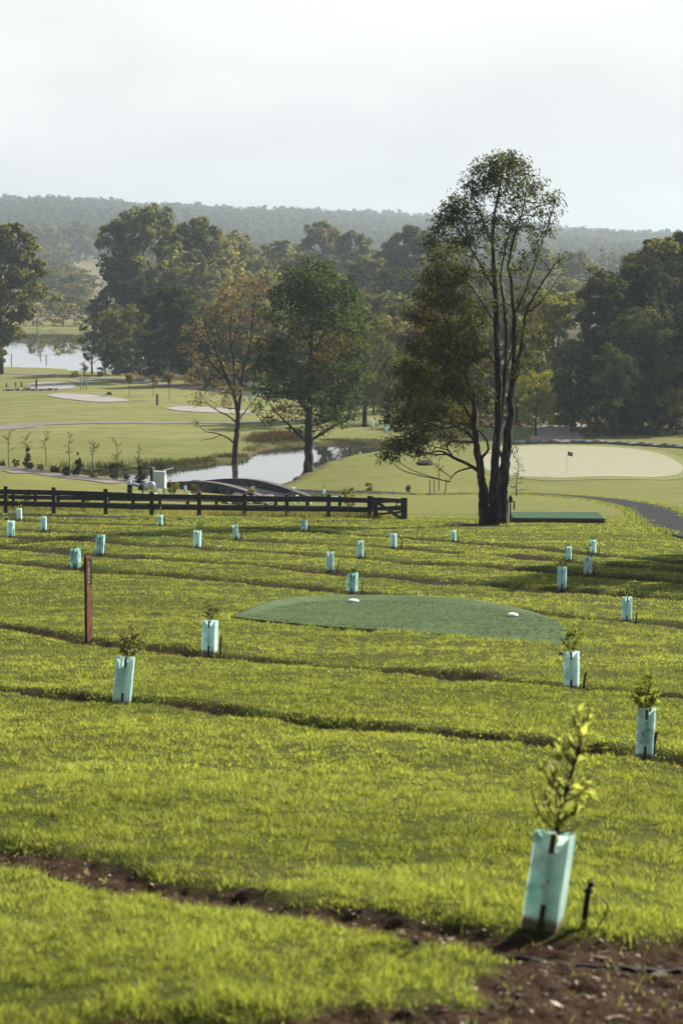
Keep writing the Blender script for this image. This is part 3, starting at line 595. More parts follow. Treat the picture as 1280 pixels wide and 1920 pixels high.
# px, base y, top y, width factor, yaw, lean, sleeve kind, sapling (top y, spread px, leaves, colour), riser (px, base y, top y), look, place, sapling look
GUARDS = [
    (1020, 1738, 1553, .94, 0, .145, 0, (1306, 80, 150, (.36, .38, .14)), (1093, 1741, 1645), 'large leaning pale mint tree guard', 'at the edge of the bare soil in front', 'tall yellow-green sapling'),
    (1210, 1421, 1325, .86, .2, .03, 2, (1262, 36, 190, (.20, .235, .06)), (1224, 1416, 1368), 'mint tree guard mottled by leaves inside it', 'on the second furrow at the right edge', 'bushy bright green sapling'),
    (231, 1321, 1230, .92, .55, .11, 0, (1180, 30, 130, OLV), (239, 1318, 1282), 'leaning mint tree guard with a peaked top', 'on the second furrow below the rusty post', 'sparse brownish sapling'),
    (395, 1226, 1162, .98, 0, .03, 0, (1136, 28, 110, OLV), (414, 1227, 1191), 'upright mint tree guard with a dark stake slot', 'left of the big turf tee', 'small spreading olive sapling'),
    (1073, 1291, 1220, .95, .1, -.01, 0, (1174, 28, 110, GRN), (1093, 1291, 1258), 'upright mint tree guard', 'at the near right corner of the big turf tee', 'leafy green sapling'),
    (1175, 1165, 1118, .98, .3, .02, 0, (1102, 14, 22, OLV), (1191, 1167, 1145), 'pale mint tree guard', 'near the right edge beyond the tee', 'thin wispy sapling'),
    (662, 1111, 1074, 1.15, -.2, .0, 1, (1068, 8, 26, DRK), (678, 1112, 1089), 'squat mint tree guard with darker blotches', 'just behind the left white tee marker', 'low dark sapling barely showing'),
    (1054, 1105, 1062, .92, .1, .0, 0, (1045, 12, 24, GRN), None, 'mint tree guard in shade', 'nearest of four grouped at right', 'short green sapling'),
    (1102, 1077, 1044, 1.0, .0, .0, 0, (1020, 9, 24, DRK), (1113, 1078, 1064), 'mint tree guard in shade', 'second nearest of four grouped at right', 'dark upright sapling'),
    (620, 1071, 1034, .9, .5, .0, 0, (1024, 5, 8, DRK), (632, 1073, 1050), 'narrow mint tree guard with protruding stake', 'between the tall turf tee and the fence', 'bare stick-like sapling'),
    (144, 1066, 1028, 1.05, -.3, -.03, 1, (1016, 10, 18, OLV), (157, 1066, 1047), 'dark teal tree guard with painted leaf shade', 'just left of the rusty post', 'thin sprig of a sapling'),
    (189, 1040, 1002, .98, .2, .05, 1, (988, 14, 26, ORG), (196, 1042, 1018), 'half teal tree guard with painted leaf-shade', 'just right of the top of the rusty post', 'orange-leaved sapling'),
    (22, 1007, 976, .95, -.1, .02, 0, (962, 9, 22, DRK), (25, 1008, 990), 'pale mint tree guard with dark riser', 'at the left edge of the lawn', 'small dark sapling'),
    (38, 975, 953, .95, .2, -.03, 0, (938, 7, 16, YEL), (47, 976, 960), 'small pale mint tree guard', 'beside the gravel path at the left edge', 'thin yellowish sapling'),
    (83, 995, 968, 1.0, .4, .0, 0, (964, 6, 10, GRN), (94, 996, 984), 'small striped mint tree guard', 'below the second fence post', 'tiny sapling tip'),
    (301, 985, 965, 1.1, .1, .0, 0, (946, 5, 14, OLV), (309, 986, 976), 'small square mint tree guard', 'below the fourth fence post', 'thin upright sapling'),
    (371, 1027, 994, .95, .0, .02, 0, (976, 15, 50, DRK), (379, 1028, 1012), 'pale mint tree guard', 'below the fifth fence post', 'bushy dark spreading sapling'),
    (444, 1011, 983, .95, .6, -.10, 0, (971, 12, 30, GRN), (452, 1012, 997), 'mint tree guard tilted to the left', 'below the sixth fence post', 'leafy sapling leaning left'),
    (571, 995, 974, 1.2, .0, .0, 0, (969, 7, 14, DRK), (579, 996, 985), 'small broad mint tree guard', 'beside the path below the seventh fence post', 'short dark sapling tuft'),
    (676, 1046, 1013, .9, .4, .0, 0, (1009, 6, 10, GRN), (684, 1047, 1034), 'pale striped mint tree guard', 'straight below the end of the rail fence', 'tiny green sapling tip'),
    (738, 1027, 1000, 1.0, .0, .0, 0, (997, 6, 8, OLV), (752, 1028, 1015), 'broad pale mint tree guard', 'straight below the gate', 'barely visible sapling'),
    (850, 1015, 994, 1.05, .1, .0, 0, (979, 5, 12, GRN), (858, 1016, 1006), 'small bluish mint tree guard', 'left of the tall tree trunk', 'small sapling leaning left'),
    (1066, 1051, 1024, .95, .2, .0, 0, (1003, 8, 26, YEL), (1072, 1052, 1039), 'pale mint tree guard with a yellowish plant', 'far left of four grouped at right', 'yellowish upright sapling'),
    (1112, 1038, 1012, .9, -.2, .0, 0, (1006, 7, 22, DRK), (1121, 1039, 1027), 'half hidden mint tree guard', 'farthest of four grouped at right', 'short dark bushy sapling')]
for i, (px, by, ty, wf, yaw, lean, kind, sp, rs, look, place, slook) in enumerate(GUARDS):
    b = gnd(px, by); s = (by - ty) * b[1] / F / H0
    t = thing('tree_guard', f'{look} {place}', 'tree guard', b, yaw * .6, 'mint plastic tree guards in rows'); t.rotation_euler = (R0.uniform(-.03, .03), lean * .95, yaw * .6)
    t.scale = (s * wf, s * wf, s)
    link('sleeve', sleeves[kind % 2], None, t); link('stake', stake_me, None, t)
    p1 = V(b[0] + math.tan(lean) * H0 * s * .0, b[1] + .02, b[2])
    st = sapling('sapling', f'{slook} in the guard {place}', p1 + V(0, 0, 0), H0 * s, (ty - sp[0]) * b[1] / F, sp[1] * b[1] / F, sp[2], sp[3], 100 + i, (.062 if b[1] < 15 else .06), 60 if kind else 14, 'saplings growing in tree guards', lean=(lean * .6))
    st.rotation_euler = (0, lean * .95, 0)
    if rs:
        r = gnd(rs[0], rs[1]); o = link('irrigation_riser', riser_me, None, None, r); k = (rs[1] - rs[2]) * r[1] / F / .275
        o.scale = (max(k, 1.5),) * 2 + (k,); o.rotation_euler = (R0.uniform(-.08, .08), R0.uniform(.0, .15), R0.uniform(-1, 1))
        tag(o, f'black riser by the guard {place}', 'irrigation riser', 'black irrigation risers beside the tree guards')
# small guards on the slope down to the creek
FARG = [(475, 923, 11), (550, 925, 12), (607, 927, 10), (452, 944, 11), (521, 944, 11), (551, 945, 12), (562, 944, 12), (557, 938, 10), (581, 946, 11), (624, 941, 11), (631, 941, 11), (649, 962, 13), (664, 963, 14),
        (510, 958, 12), (348, 922, 11), (357, 936, 11), (292, 936, 12), (429, 957, 10), (300, 924, 7), (134, 953, 9), (66, 951, 9)]
FLAB = {0: 'tiny mint guard in front of the bridge parapet', 1: 'tiny mint guard at the near right end of the bridge', 2: 'tiny mint guard by the path right of the bridge', 11: 'small mint guard seen under the fence rail, left of the last bay pair',
        12: 'small mint guard seen under the fence rail nearest the gate', 14: 'tiny mint guard below the left end of the bridge', 16: 'tiny mint guard behind the fence near the pump cabinet', 19: 'tiny mint guard behind the fence at the left',
        20: 'tiny mint guard behind the fence at the far left', 18: 'tiny mint guard at the foot of the pump cabinet'}
for i, (px, by, h) in enumerate(FARG):
    b = gnd(px, by); s = h * b[1] / F / H0
    t = thing('tree_guard', FLAB.get(i, 'tiny mint tree guard on the slope between rail fence and creek'), 'tree guard', b, R0.uniform(-.5, .5), 'small tree guards by the creek'); t.scale = (s * 1.05, s * 1.05, s)
    link('sleeve', sleeves[0], None, t); link('stake', stake_me, None, t)
    if i in (2, 5, 8, 14):
        sapling('sapling', f'young plant standing in the creek-side guard {["", "", "by the path right of the bridge", "", "", "among the cluster below the bridge end", "", "", "right of the cluster below the bridge", "", "", "", "", "", "below the left end of the bridge"][i]}', b, H0 * s, .35, .25, 26, OLV, 300 + i, .08, 0, 'saplings by the creek')
for px, by, lab in ((724, 811, 'tiny pale guard on the far pond bank by the dark trunks'), (698, 802, 'tiny pale guard beyond the pond by a dark trunk'), (470, 753, 'tiny pale guard at the far edge of the fairway')):
    b = gnd(px, by); t = thing('tree_guard', lab, 'tree guard', b, .2, 'tree guards beyond the pond'); t.scale = (1.6, 1.6, 1.8); link('sleeve', sleeves[0], None, t); link('stake', stake_me, None, t)

# irrigation pipes lying in the furrows
for k, (r, off, lab) in enumerate(((rows[0], -.17, 'black irrigation pipe in the nearest furrow'), (rows[1], -.06, 'black irrigation pipe in the second furrow'), (rows[2], -.05, 'black irrigation pipe in the third furrow'), (rows[3], -.04, 'black irrigation pipe in the fourth furrow'))):
    T = unit(np.gradient(r, axis=0)); Nn = np.stack([T[:, 1], -T[:, 0]], 1); P = spline(r + Nn * (-off) * (1 if Nn[30][1] < 0 else -1), 260)
    P = P + np.stack([np.zeros(260), (fbm(np.arange(260) * .06, np.zeros(260), 70 + k, 2) - .5) * .12], 1)
    z = hground(P[:, 0], P[:, 1]); z = .65 * z + .35 * np.convolve(np.pad(z, 4, 'edge'), np.ones(9) / 9, 'valid') + .012 + .030 * (fbm(np.arange(260) * .09, np.ones(260), 80 + k, 2) - .42)
    g = Geo(); g.tube(np.concatenate([P, z[:, None]], 1), .0125, 8); tag(link('irrigation_pipe', g.mesh('irrigation_pipe', True), M['plastic']), lab, 'pipe', 'irrigation pipes along the planting rows')

# ------------------------------------------------------------------ rusty post with a plate of lettering
b = gnd(167, 1202); hp = 162 * b[1] / F; u = b[1] / F
t = thing('marker_post', 'tall rusty brown square post with a dark lettered panel standing in the grass', 'post', b, math.radians(64))
W_, D_ = .165, .050
g = Geo(); z1 = hp * .965; z0 = hp * .66
g.box((0, 0, (z0 - .1) / 2), W_, D_, z0 + .1, bev=.003); g.box((0, 0, (z1 + hp) / 2), W_, D_, hp - z1, bev=.003)
for s in (-1, 1): g.box((s * (W_ / 2 - .009), 0, (z0 + z1) / 2), .018, D_, z1 - z0)
g.box((0, .008, (z0 + z1) / 2), W_ - .036, D_ - .018, z1 - z0)
link('post', g.mesh('post'), M['rust'], t)
g = Geo(); g.box((0, -D_ / 2 + .0105, (z0 + z1) / 2), W_ - .037, .006, z1 - z0 - .001); pn = link('panel', g.mesh('panel'), M['panel'], t)
g = Geo(); r_ = random.Random(4); zz = z1 - .035
for k, hh in enumerate((.055, .028, .026, .03, .026, .028, .026, .03, .034)):        # a numeral and a column of small characters, too small to read in the photo
    w_ = .034 if k in (0, 8) else .024
    for q in range(3):
        if r_.random() < .5: g.box((r_.uniform(-.3, .3) * w_, -D_ / 2 + .0068, zz - hh * r_.uniform(.2, .8)), w_ * .85, .0024, .0055)
        else: g.box((r_.uniform(-.5, .5) * w_, -D_ / 2 + .0066, zz - hh / 2), .0055, .0020, hh * .8)
    zz -= hh + .008
link('lettering', g.mesh('lettering'), M['cream'], pn)

# ------------------------------------------------------------------ big turf tee with two white markers
def turf_tee():
    P = spline(np.concatenate([tee_poly, tee_poly[:1]]), 121)[:-1]; c = P.mean(0); g = Geo(); ks = [.2, .4, .6, .75, .86, .93, .98, 1.0, 1.0]
    far = smooth(-.2, .9, (P[:, 1] - c[1]) / (P[:, 1].max() - c[1])); V_ = []
    for k, kk in enumerate(ks):
        X = c[0] + (P[:, 0] - c[0]) * kk; Y = c[1] + (P[:, 1] - c[1]) * kk; z = hground(X, Y, False) + .022
        z += far * {4: .0, 5: .03, 6: .06, 7: .06}.get(k, 0)
        if k == 8: z = hground(X, Y) - .12
        V_.append(np.stack([X, Y, z], 1))
    z = hground(c[:1], c[1:], False) + .022; V_ = np.concatenate(V_ + [np.array([[c[0], c[1], z[0]]])]); n = 120; i = np.arange(len(ks) - 1)[:, None] * n; j = np.arange(n)[None]; j2 = (j + 1) % n
    q = np.stack([i + j, i + n + j, i + n + j2, i + j2], -1).reshape(-1, 4); tr = [(len(V_) - 1, a, (a + 1) % n) for a in range(n)]
    if np.sum(P[:, 0] * np.roll(P[:, 1], -1) - P[:, 1] * np.roll(P[:, 0], -1)) < 0: q = q[:, ::-1]; tr = [a[::-1] for a in tr]
    g.add(V_, q, tr); tag(link('turf_tee', g.mesh('turf_tee', True), M['turf']), 'large blue-green artificial turf tee with a raised rear lip in the grass', 'tee')
turf_tee()
for px, py, lab in ((662, 1131, 'white domed tee marker at the left rear of the turf tee'), (960, 1158, 'white domed tee marker at the right rear of the turf tee')):
    p = gp(px, py); z = float(hground(np.array([p[0]]), np.array([p[1]]), False)[0]) + .030; w = 10.5 * p[1] / F
    a = np.arange(20) * 2 * math.pi / 20; g = Geo(); rings = [(0.0, w), (.022, w * 1.02), (.036, w * .93), (.048, w * .70), (.055, w * .35)]
    g.tube([(0, 0, q[0]) for q in rings], [q[1] for q in rings], 20); t = thing('tee_marker', lab, 'tee marker', (p[0], p[1], z), 0, 'white tee markers')
    link('dome', g.mesh('dome', True), M['white'], t); g = Geo(); g.tube([(0, 0, -.004), (0, 0, .006)], [w * 1.06, w * 1.06], 20); link('base_ring', g.mesh('base_ring'), M['plastic'], t)

# ------------------------------------------------------------------ low carpeted tee box, ball washer
A, B = gnd(978, 980), gnd(1141, 986); ya = A[1]; Lx = B[0] - A[0] + .35; mid = (A + B) / 2
t = thing('tee_box', 'low flat tee box with green carpet and a red-brown front board beside the tall tree', 'tee box', V(mid[0] - .15, ya, 0) + V(0, 0, min(A[2], B[2])))
dep = 2.1; x0, x1 = -Lx / 2, Lx / 2; hz = .16
zb = lambda x, y: float(hground(np.array([t.location[0] + x]), np.array([t.location[1] + y]))[0]) - t.location[2]
g = Geo(); top0, top1 = hz + .02, hz + .02
g.add([(x0, 0, top0), (x1, 0, top0 - .02), (x1, dep, top1), (x0, dep, top1), (x0, 0, top0 - .03), (x1, 0, top0 - .05), (x1, dep, top1 - .8), (x0, dep, top1 - .8)], [(0, 1, 2, 3), (4, 5, 1, 0), (5, 6, 2, 1), (7, 4, 0, 3), (6, 7, 3, 2)])
link('carpet', g.mesh('carpet'), M['turf2'], t)
g = Geo(); g.beam((x0, -.03, (top0 - .03) / 2 - .1), (x1 + .02, -.03, (top0 - .06) / 2 - .1), .045, top0 + .17); link('front_board', g.mesh('front_board'), M['redboard'], t)
g = Geo(); g.box((x1 + .05, .02, hz / 2 - .02), .06, .12, hz + .1, bev=.006); link('corner_post', g.mesh('corner_post'), M['cream'], t)
b = gnd(956, 984); h = 55 * b[1] / F; t = thing('ball_washer', 'black ball washer on a thin post with a hanging towel beside the tall trunk', 'ball washer', b)
g = Geo(); g.tube([(0, 0, -.1), (0, 0, h * .8)], .026, 8); link('post', g.mesh('post'), M['plastic'], t)
g = Geo(); g.box((0, 0, h * .88), .13, .11, h * .20, bev=.02); g.tube([(0, 0, h * .97), (0, 0, h * 1.02)], [.05, .03], 10); link('washer_body', g.mesh('washer_body'), M['plastic'], t)
g = Geo(); g.tube([(.06, -.02, h * .80), (.10, -.02, h * .84)], .012, 6); link('hook', g.mesh('hook'), M['plastic'], t)
tw = link('towel', None, None, None, b); tag(tw, 'dark towel hanging from the ball washer', 'towel')
g = Geo(); xs = np.linspace(0, 1, 9); 
for s in (0, 1):
    P = np.array([(.085 + .028 * math.sin(k * 5 + s) * k + .045 * k + (.05 * q), -.035 - .012 * s + .02 * math.sin(q * 6 + k * 3), h * .83 - k * h * .30) for k in xs for q in (0, .33, .66, 1)])
    i = np.arange(8)[:, None] * 4 + np.arange(3)[None]; q_ = np.stack([i, i + 1, i + 5, i + 4], -1).reshape(-1, 4); g.add(P, q_)
bpy.data.objects.remove(tw); tw = link('towel', g.mesh('towel', True), M['navy'], None, b); tag(tw, 'dark towel hanging from the ball washer', 'towel')

# ------------------------------------------------------------------ rail fences and gate
def rail_fence(label, posts, rails, wpost, hrail, ext=None):
    B_ = [gnd(px, by) for px, by, ty in posts]; t = thing('rail_fence', label, 'fence', B_[0], 0, 'dark timber rail fences'); o = V(*B_[0]); tops = []
    for (px, by, ty), b in zip(posts, B_):
        h = (by - ty) * b[1] / F; g = Geo(); g.box((0, 0, h / 2 - .15), wpost, wpost, h + .3, R0.uniform(-.06, .06), bev=.012); link('post', g.mesh('post'), M['timber'], t, b - o); tops.append(h)
    for f in rails:
        for k in range(len(B_) - 1):
            a = B_[k] - o + V(0, -wpost / 2 - .022, tops[k] * f); c = B_[k + 1] - o + V(0, -wpost / 2 - .022, tops[k + 1] * f); d = unit(c - a); ov = .003
            g = Geo(); g.beam(a + d * ov + V(0, 0, R0.uniform(-.006, .006)), c - d * ov + V(0, 0, R0.uniform(-.006, .006)), .042, hrail); link('rail', g.mesh('rail'), M['timber'], t)
    return B_, tops
fr = [(-80, 960, 908), (12, 961.5, 911), (102, 963, 913), (199, 965, 916), (285, 966, 921.5), (374, 967, 922), (459, 968, 925), (538, 969, 925.5), (616, 970, 926), (692, 970.5, 929)]
FB, FT = rail_fence('dark two-rail timber fence along the gravel path', fr, (.80, .36), .165, .20)
bk = [(-20, 952, 923), (26, 953, 925), (67, 953.5, 926), (110, 954, 926.5), (157, 955, 927), (203, 956, 928), (250, 957, 929), (300, 958, 929), (352, 959, 930), (406, 960, 930), (461, 961, 930), (517, 962, 929.5), (576, 963.5, 929), (637, 965, 929), (697, 968, 930)]
rail_fence('second dark timber fence with closer posts just behind the path-side fence', bk, (.78, .36), .14, .17)
a, c = gnd(704, 971), gnd(757, 974.5); t = thing('timber_gate', 'dark timber gate with a diagonal brace at the end of the rail fence', 'gate', a); d = c - a; h0 = 39 * a[1] / F; h1 = 42 * c[1] / F
g = Geo(); g.box((0, 0, h0 / 2 - .1), .17, .17, h0 + .2, bev=.012); link('hinge_post', g.mesh('hinge_post'), M['timber'], t)
g = Geo(); g.box((d[0], d[1], d[2] + h1 / 2 - .1), .25, .25, h1 + .2, bev=.015); link('gate_post', g.mesh('gate_post'), M['timber'], t)
for f0, f1 in ((.76, .86), (.48, .60), (.18, .36)):
    g = Geo(); g.beam((.09, -.03, h0 * f0), d + V(-.10, -.03, h1 * f1), .045, .085); link('gate_rail', g.mesh('gate_rail'), M['timber'], t)
g = Geo(); g.beam((.09, -.078, h0 * .74), d + V(-.10, -.078, h1 * .06), .045, .13); link('brace', g.mesh('brace'), M['timber'], t)
g = Geo(); g.beam((d[0] * .74, d[1] * .74 + .02, d[2] * .74 + h1 * .56), (d[0] * .74, d[1] * .74 + .02, d[2] * .74 + h1 * .86), .05, .10); link('gate_stile', g.mesh('gate_stile'), M['timber'], t)
e = gnd(700, 960); g = Geo(); 
g.beam(V(.0, .35, h0 * .86), d + V(-.05, .35, h1 * .80), .045, .17); link('rear_rail', g.mesh('rear_rail'), M['timber'], t)
g = Geo(); g.beam(V(.0, .35, h0 * .40), d + V(-.05, .35, h1 * .46), .045, .15); link('rear_rail', g.mesh('rear_rail'), M['timber'], t)

# ------------------------------------------------------------------ stone bridge
def bridge():
    Hc = 16.05; e1 = at(553, 923, 162.0); e2 = at(338, 899, 178.0); ax = e2[:2] - e1[:2]; Ln = np.linalg.norm(ax); ax /= Ln; sd = np.array([-ax[1], ax[0]]) * (1 if ax[0] * 0 + -ax[1] < 0 else -1)
    o = V(e1[0], e1[1], -HW1); t = thing('stone_bridge', 'humped stone bridge with low parapet walls over the creek', 'bridge', o)
    ss = np.linspace(-.6, Ln + .8, 50); hump = lambda s: np.sin(np.clip(s / Ln, 0, 1) * math.pi) ** 1.15
    base = lambda s: .95 + (.0) * s                                  # deck level above the water at the ends
    deck = lambda s: .50 - .36 * np.clip(s / Ln, 0, 1) + .36 * hump(s)
    def wall(t0, t1, name, arch, hh):
        top = deck(ss) + .04 + hh * hump(ss); bot = np.full(len(ss), -.7); c = Ln * .47; r = .85
        if arch: k = np.abs(ss - c) < r; bot[k] = np.sqrt(np.maximum(r * r - (ss[k] - c) ** 2, 0)) * .85 + .0
        v = []
        for q in (t0, t1):
            for zz in (bot, top): v.append(np.stack([ax[0] * ss + sd[0] * q, ax[1] * ss + sd[1] * q, zz], 1))
        n = len(ss); v = np.concatenate(v); i = np.arange(n - 1); q = []
        for a, b_ in ((0, 1), (1, 3), (3, 2), (2, 0)): q.append(np.stack([a * n + i, a * n + i + 1, b_ * n + i + 1, b_ * n + i], -1))
        q = np.concatenate(q + [np.array([[0, n, 3 * n, 2 * n], [n - 1, 3 * n - 1, 4 * n - 1, 2 * n - 1]])]); g = Geo(); g.add(v, q); w_ = link(name, g.mesh(name), M['stone'], t)
        g = Geo(); vv = []
        for q in (min(t0, t1) - .04, max(t0, t1) + .04):
            for dz in (.004, .07): vv.append(np.stack([ax[0] * ss + sd[0] * q, ax[1] * ss + sd[1] * q, top + dz], 1))
        vv = np.concatenate(vv); qq = np.concatenate([np.stack([a * n + i, a * n + i + 1, b_ * n + i + 1, b_ * n + i], -1) for a, b_ in ((0, 1), (1, 3), (3, 2), (2, 0))]); g.add(vv, qq); link('coping', g.mesh('coping'), M['coping'] if arch == 1 else M['stone'], w_)
    wall(1.35, 1.75, 'parapet', 1, .24); wall(-1.35, -1.75, 'parapet', 2, .30)
    n = len(ss); v = np.concatenate([np.stack([ax[0] * ss + sd[0] * q, ax[1] * ss + sd[1] * q, deck(ss)], 1) for q in (-1.34, 1.34)]); i = np.arange(n - 1)
    lo = v.copy(); lo[:, 2] = np.where(np.abs(np.concatenate([ss, ss]) - Ln * .47) < 1.1, lo[:, 2] - .3, -.6); v = np.concatenate([v, lo])
    q = np.concatenate([np.stack([i, i + 1, n + i + 1, n + i], -1), np.stack([2 * n + i, 3 * n + i, 3 * n + i + 1, 2 * n + i + 1], -1)]); g = Geo(); g.add(v, q); link('deck', g.mesh('deck'), M['gravel'], t)
bridge()

# ------------------------------------------------------------------ rocks
def rock_mesh(seed):
    import bmesh
    bm = bmesh.new(); bmesh.ops.create_icosphere(bm, subdivisions=3, radius=.5); r = np.random.RandomState(seed); pl = unit(r.normal(size=(9, 3))); of = r.uniform(.26, .44, 9)
    for v in bm.verts:
        c = np.array(v.co)
        for a, b_ in zip(pl, of):
            k = c @ a - b_
            if k > 0: c = c - a * k
        c = c * (1 + .10 * (fbm(np.array([c[0] * 5 + c[2] * 3]), np.array([c[1] * 5]), seed, 2)[0] - .5)); v.co = c
    me = bpy.data.meshes.new('rock'); bm.to_mesh(me); bm.free(); me.materials.append(M['rock']); return me
rocks = [rock_mesh(k) for k in range(5)]
rr = np.random.RandomState(12)
for k in range(34):
    px = rr.uniform(412, 522); py = 932 + (px - 412) * .02 + rr.uniform(0, 14); b = gnd(px, py); s = rr.uniform(.35, .95)
    o = link('creek_rock', rocks[k % 5], None, None, b + V(0, 0, s * .12)); o.scale = (s * rr.uniform(.9, 1.5), s, s * rr.uniform(.5, .8)); o.rotation_euler = (rr.uniform(-.3, .3), rr.uniform(-.3, .3), rr.uniform(0, 6))
    tag(o, 'grey-brown rock in the heap below the stone bridge', 'rock', 'rocks heaped below the stone bridge')
for k, px in enumerate(np.linspace(965, 1300, 40)):
    py = float(np.interp(px, [965, 1040, 1120, 1180, 1240, 1300], [832, 831, 831.5, 834, 837.5, 842])) + rr.uniform(-.5, .5); b = gnd(px, py); s = rr.uniform(.7, 1.15)
    o = link('edging_rock', rocks[k % 5], None, None, b + V(0, 0, .1)); o.scale = (s * 1.25, s * .6, s * .5); o.rotation_euler = (0, 0, rr.uniform(-.3, .3)); o.data = rocks[k % 5]
    tag(o, 'flat pale rock in the low edging behind the putting green', 'rock', 'rocks edging the back of the putting green')
for k, px in enumerate(np.linspace(8, 108, 18)):
    b = gnd(px + rr.uniform(-1, 1), 731.5 + rr.uniform(-.5, 1.2)); s = rr.uniform(.35, .75); o = link('edging_rock', rocks[k % 5], None, None, b + V(0, 0, .08)); o.scale = (s * 1.2, s, s * .7); o.rotation_euler = (0, 0, rr.uniform(0, 6))
    tag(o, 'small brown rock edging the bunker with the black posts', 'rock', 'rocks along the far bunker')
b = gnd(797, 872); o = link('mossy_boulder', rocks[1].copy(), None, None, b + V(0, 0, .12)); o.data.materials.clear(); o.data.materials.append(M['bark']); o.scale = (1.5, .9, .75); tag(o, 'dark low boulder casting a shadow on the lawn by the creek', 'boulder')
b = gnd(1048, 1228); o = link('clod', rocks[2], M['rock'], None, b); o.scale = (.16, .14, .11); o.name = 'earth_clod'; o.data = rocks[2].copy(); o.data.materials.clear(); o.data.materials.append(M['soil']); tag(o, 'brown clod of earth at the corner of the turf tee', 'clod')

# ------------------------------------------------------------------ flag, stakes, posts, wire, pump
b = gnd(1061, 890); h = 45 * b[1] / F; t = thing('golf_flag', 'small navy flag on a thin stick in the putting green', 'flag', b)
g = Geo(); g.tube([(0, 0, -.1), (.01, 0, h * .5), (.10, 0, h)], [.016, .014, .012], 7); link('flagstick', g.mesh('flagstick'), M['cream'], t)
g = Geo(); n = 9; P = np.array([(.10 - (1 - r_) * .022 * 0 + q * .36, .03 * math.sin(q * 7) + s * .004, h - .02 - r_ * .30 - q * .14 - .03 * math.sin(q * 5)) for s in (0, 1) for r_ in (0, .5, 1) for q in np.linspace(0, 1, n)])
i = np.arange(2)[:, None] * n + np.arange(n - 1)[None]; q0 = np.stack([i, i + 1, i + n + 1, i + n], -1).reshape(-1, 4); g.add(P, np.concatenate([q0, q0[:, ::-1] + 3 * n])); fl = link('flag', g.mesh('flag', True), M['navy'], t)
g = Geo(); a = np.arange(10) * 2 * math.pi / 10; c = V(.10 + .20, -.012, h - .27); g.add(np.concatenate([[c], c + np.stack([.055 * np.cos(a), -.006 + 0 * a, .055 * np.sin(a)], 1)]), None, [(0, k + 1, (k + 1) % 10 + 1) for k in range(10)]); link('emblem', g.mesh('emblem'), M['white'], fl)
for px, by, ty, dx, lab in ((806, 926, 900, -1, 'dark timber stake, leftmost of three by the path'), (814, 923, 900, -1, 'dark timber stake in the middle of three by the path'), (833, 926, 899, 3.5, 'leaning dark stake, rightmost of three by the path')):
    b = gnd(px, by); h = (by - ty) * b[1] / F; g = Geo(); g.beam((0, 0, -.15), (dx * b[1] / F, 0, h), .06, .06); tag(link('timber_stake', g.mesh('timber_stake'), M['stake'], None, b), lab, 'stake', 'three stakes by the path')
for px, by, ty, w, lab in ((13, 726, 718, .16, 'short black post, leftmost by the far bunker'), (30, 725.5, 716.5, .16, 'short black post, second from the left by the far bunker'), (41, 726.5, 715.5, .18, 'short black post, third from the left by the far bunker'),
                           (69, 731, 711, .22, 'tall black post at the right of the posts by the far bunker'), (295, 760, 739, .24, 'black post beside the bunker left of the bare brown tree')):
    b = gnd(px, by); h = (by - ty) * b[1] / F; g = Geo(); g.box((0, 0, h / 2 - .1), w, w, h + .2, bev=.03); tag(link('bollard', g.mesh('bollard'), M['timber'], None, b), lab, 'bollard', 'black posts on the far fairway')
for px, py, h, lab in ((22, 677, 14, 'thin dark stake standing in the far pond by the left bank'), (76, 668, 10, 'thin dark stake in the far pond below the power pole'), (87, 675, 10, 'thin dark stake in the middle of the far pond')):
    r = at(px, py, 1.0); b = r * (HW2 / -r[2]); g = Geo(); g.beam((0, 0, -.8), (.03, 0, h * b[1] / F), .14, .14); tag(link('pond_stake', g.mesh('pond_stake'), M['timber'], None, b), lab, 'stake', 'stakes standing in the far pond')
b = gnd(71.5, 619); t = thing('power_pole', 'grey leaning power pole on the far bank of the pond', 'power pole', b); h = 44 * b[1] / F
g = Geo(); g.tube([(0, 0, -.5), (.1, 0, h)], [.19, .13], 8); link('pole', g.mesh('pole'), M['palebark'], t); g = Geo(); g.beam((-.9, 0, h - .5), (1.1, 0, h - .45), .12, .14); link('crossarm', g.mesh('crossarm'), M['palebark'], t)
for s in (-.8, .9): g = Geo(); g.tube([(s, 0, h - .42), (s, 0, h - .2)], .06, 6); link('insulator', g.mesh('insulator'), M['white'], t)
def wire(p0, p1, sag, lab):
    k = np.linspace(0, 1, 24)[:, None]; P = p0 * (1 - k) + p1 * k - V(0, 0, 1) * sag * 4 * k * (1 - k); g = Geo(); g.tube(P, .028, 4); tag(link('power_line', g.mesh('power_line'), M['steel']), lab, 'power line')
top = b + V(.1, 0, h - .25)
wire(top, at(240, 571, 560), 1.5, 'power line running from the pole behind the trees'); wire(top, at(-60, 590, 640), 1.2, 'power line running from the pole out to the left')

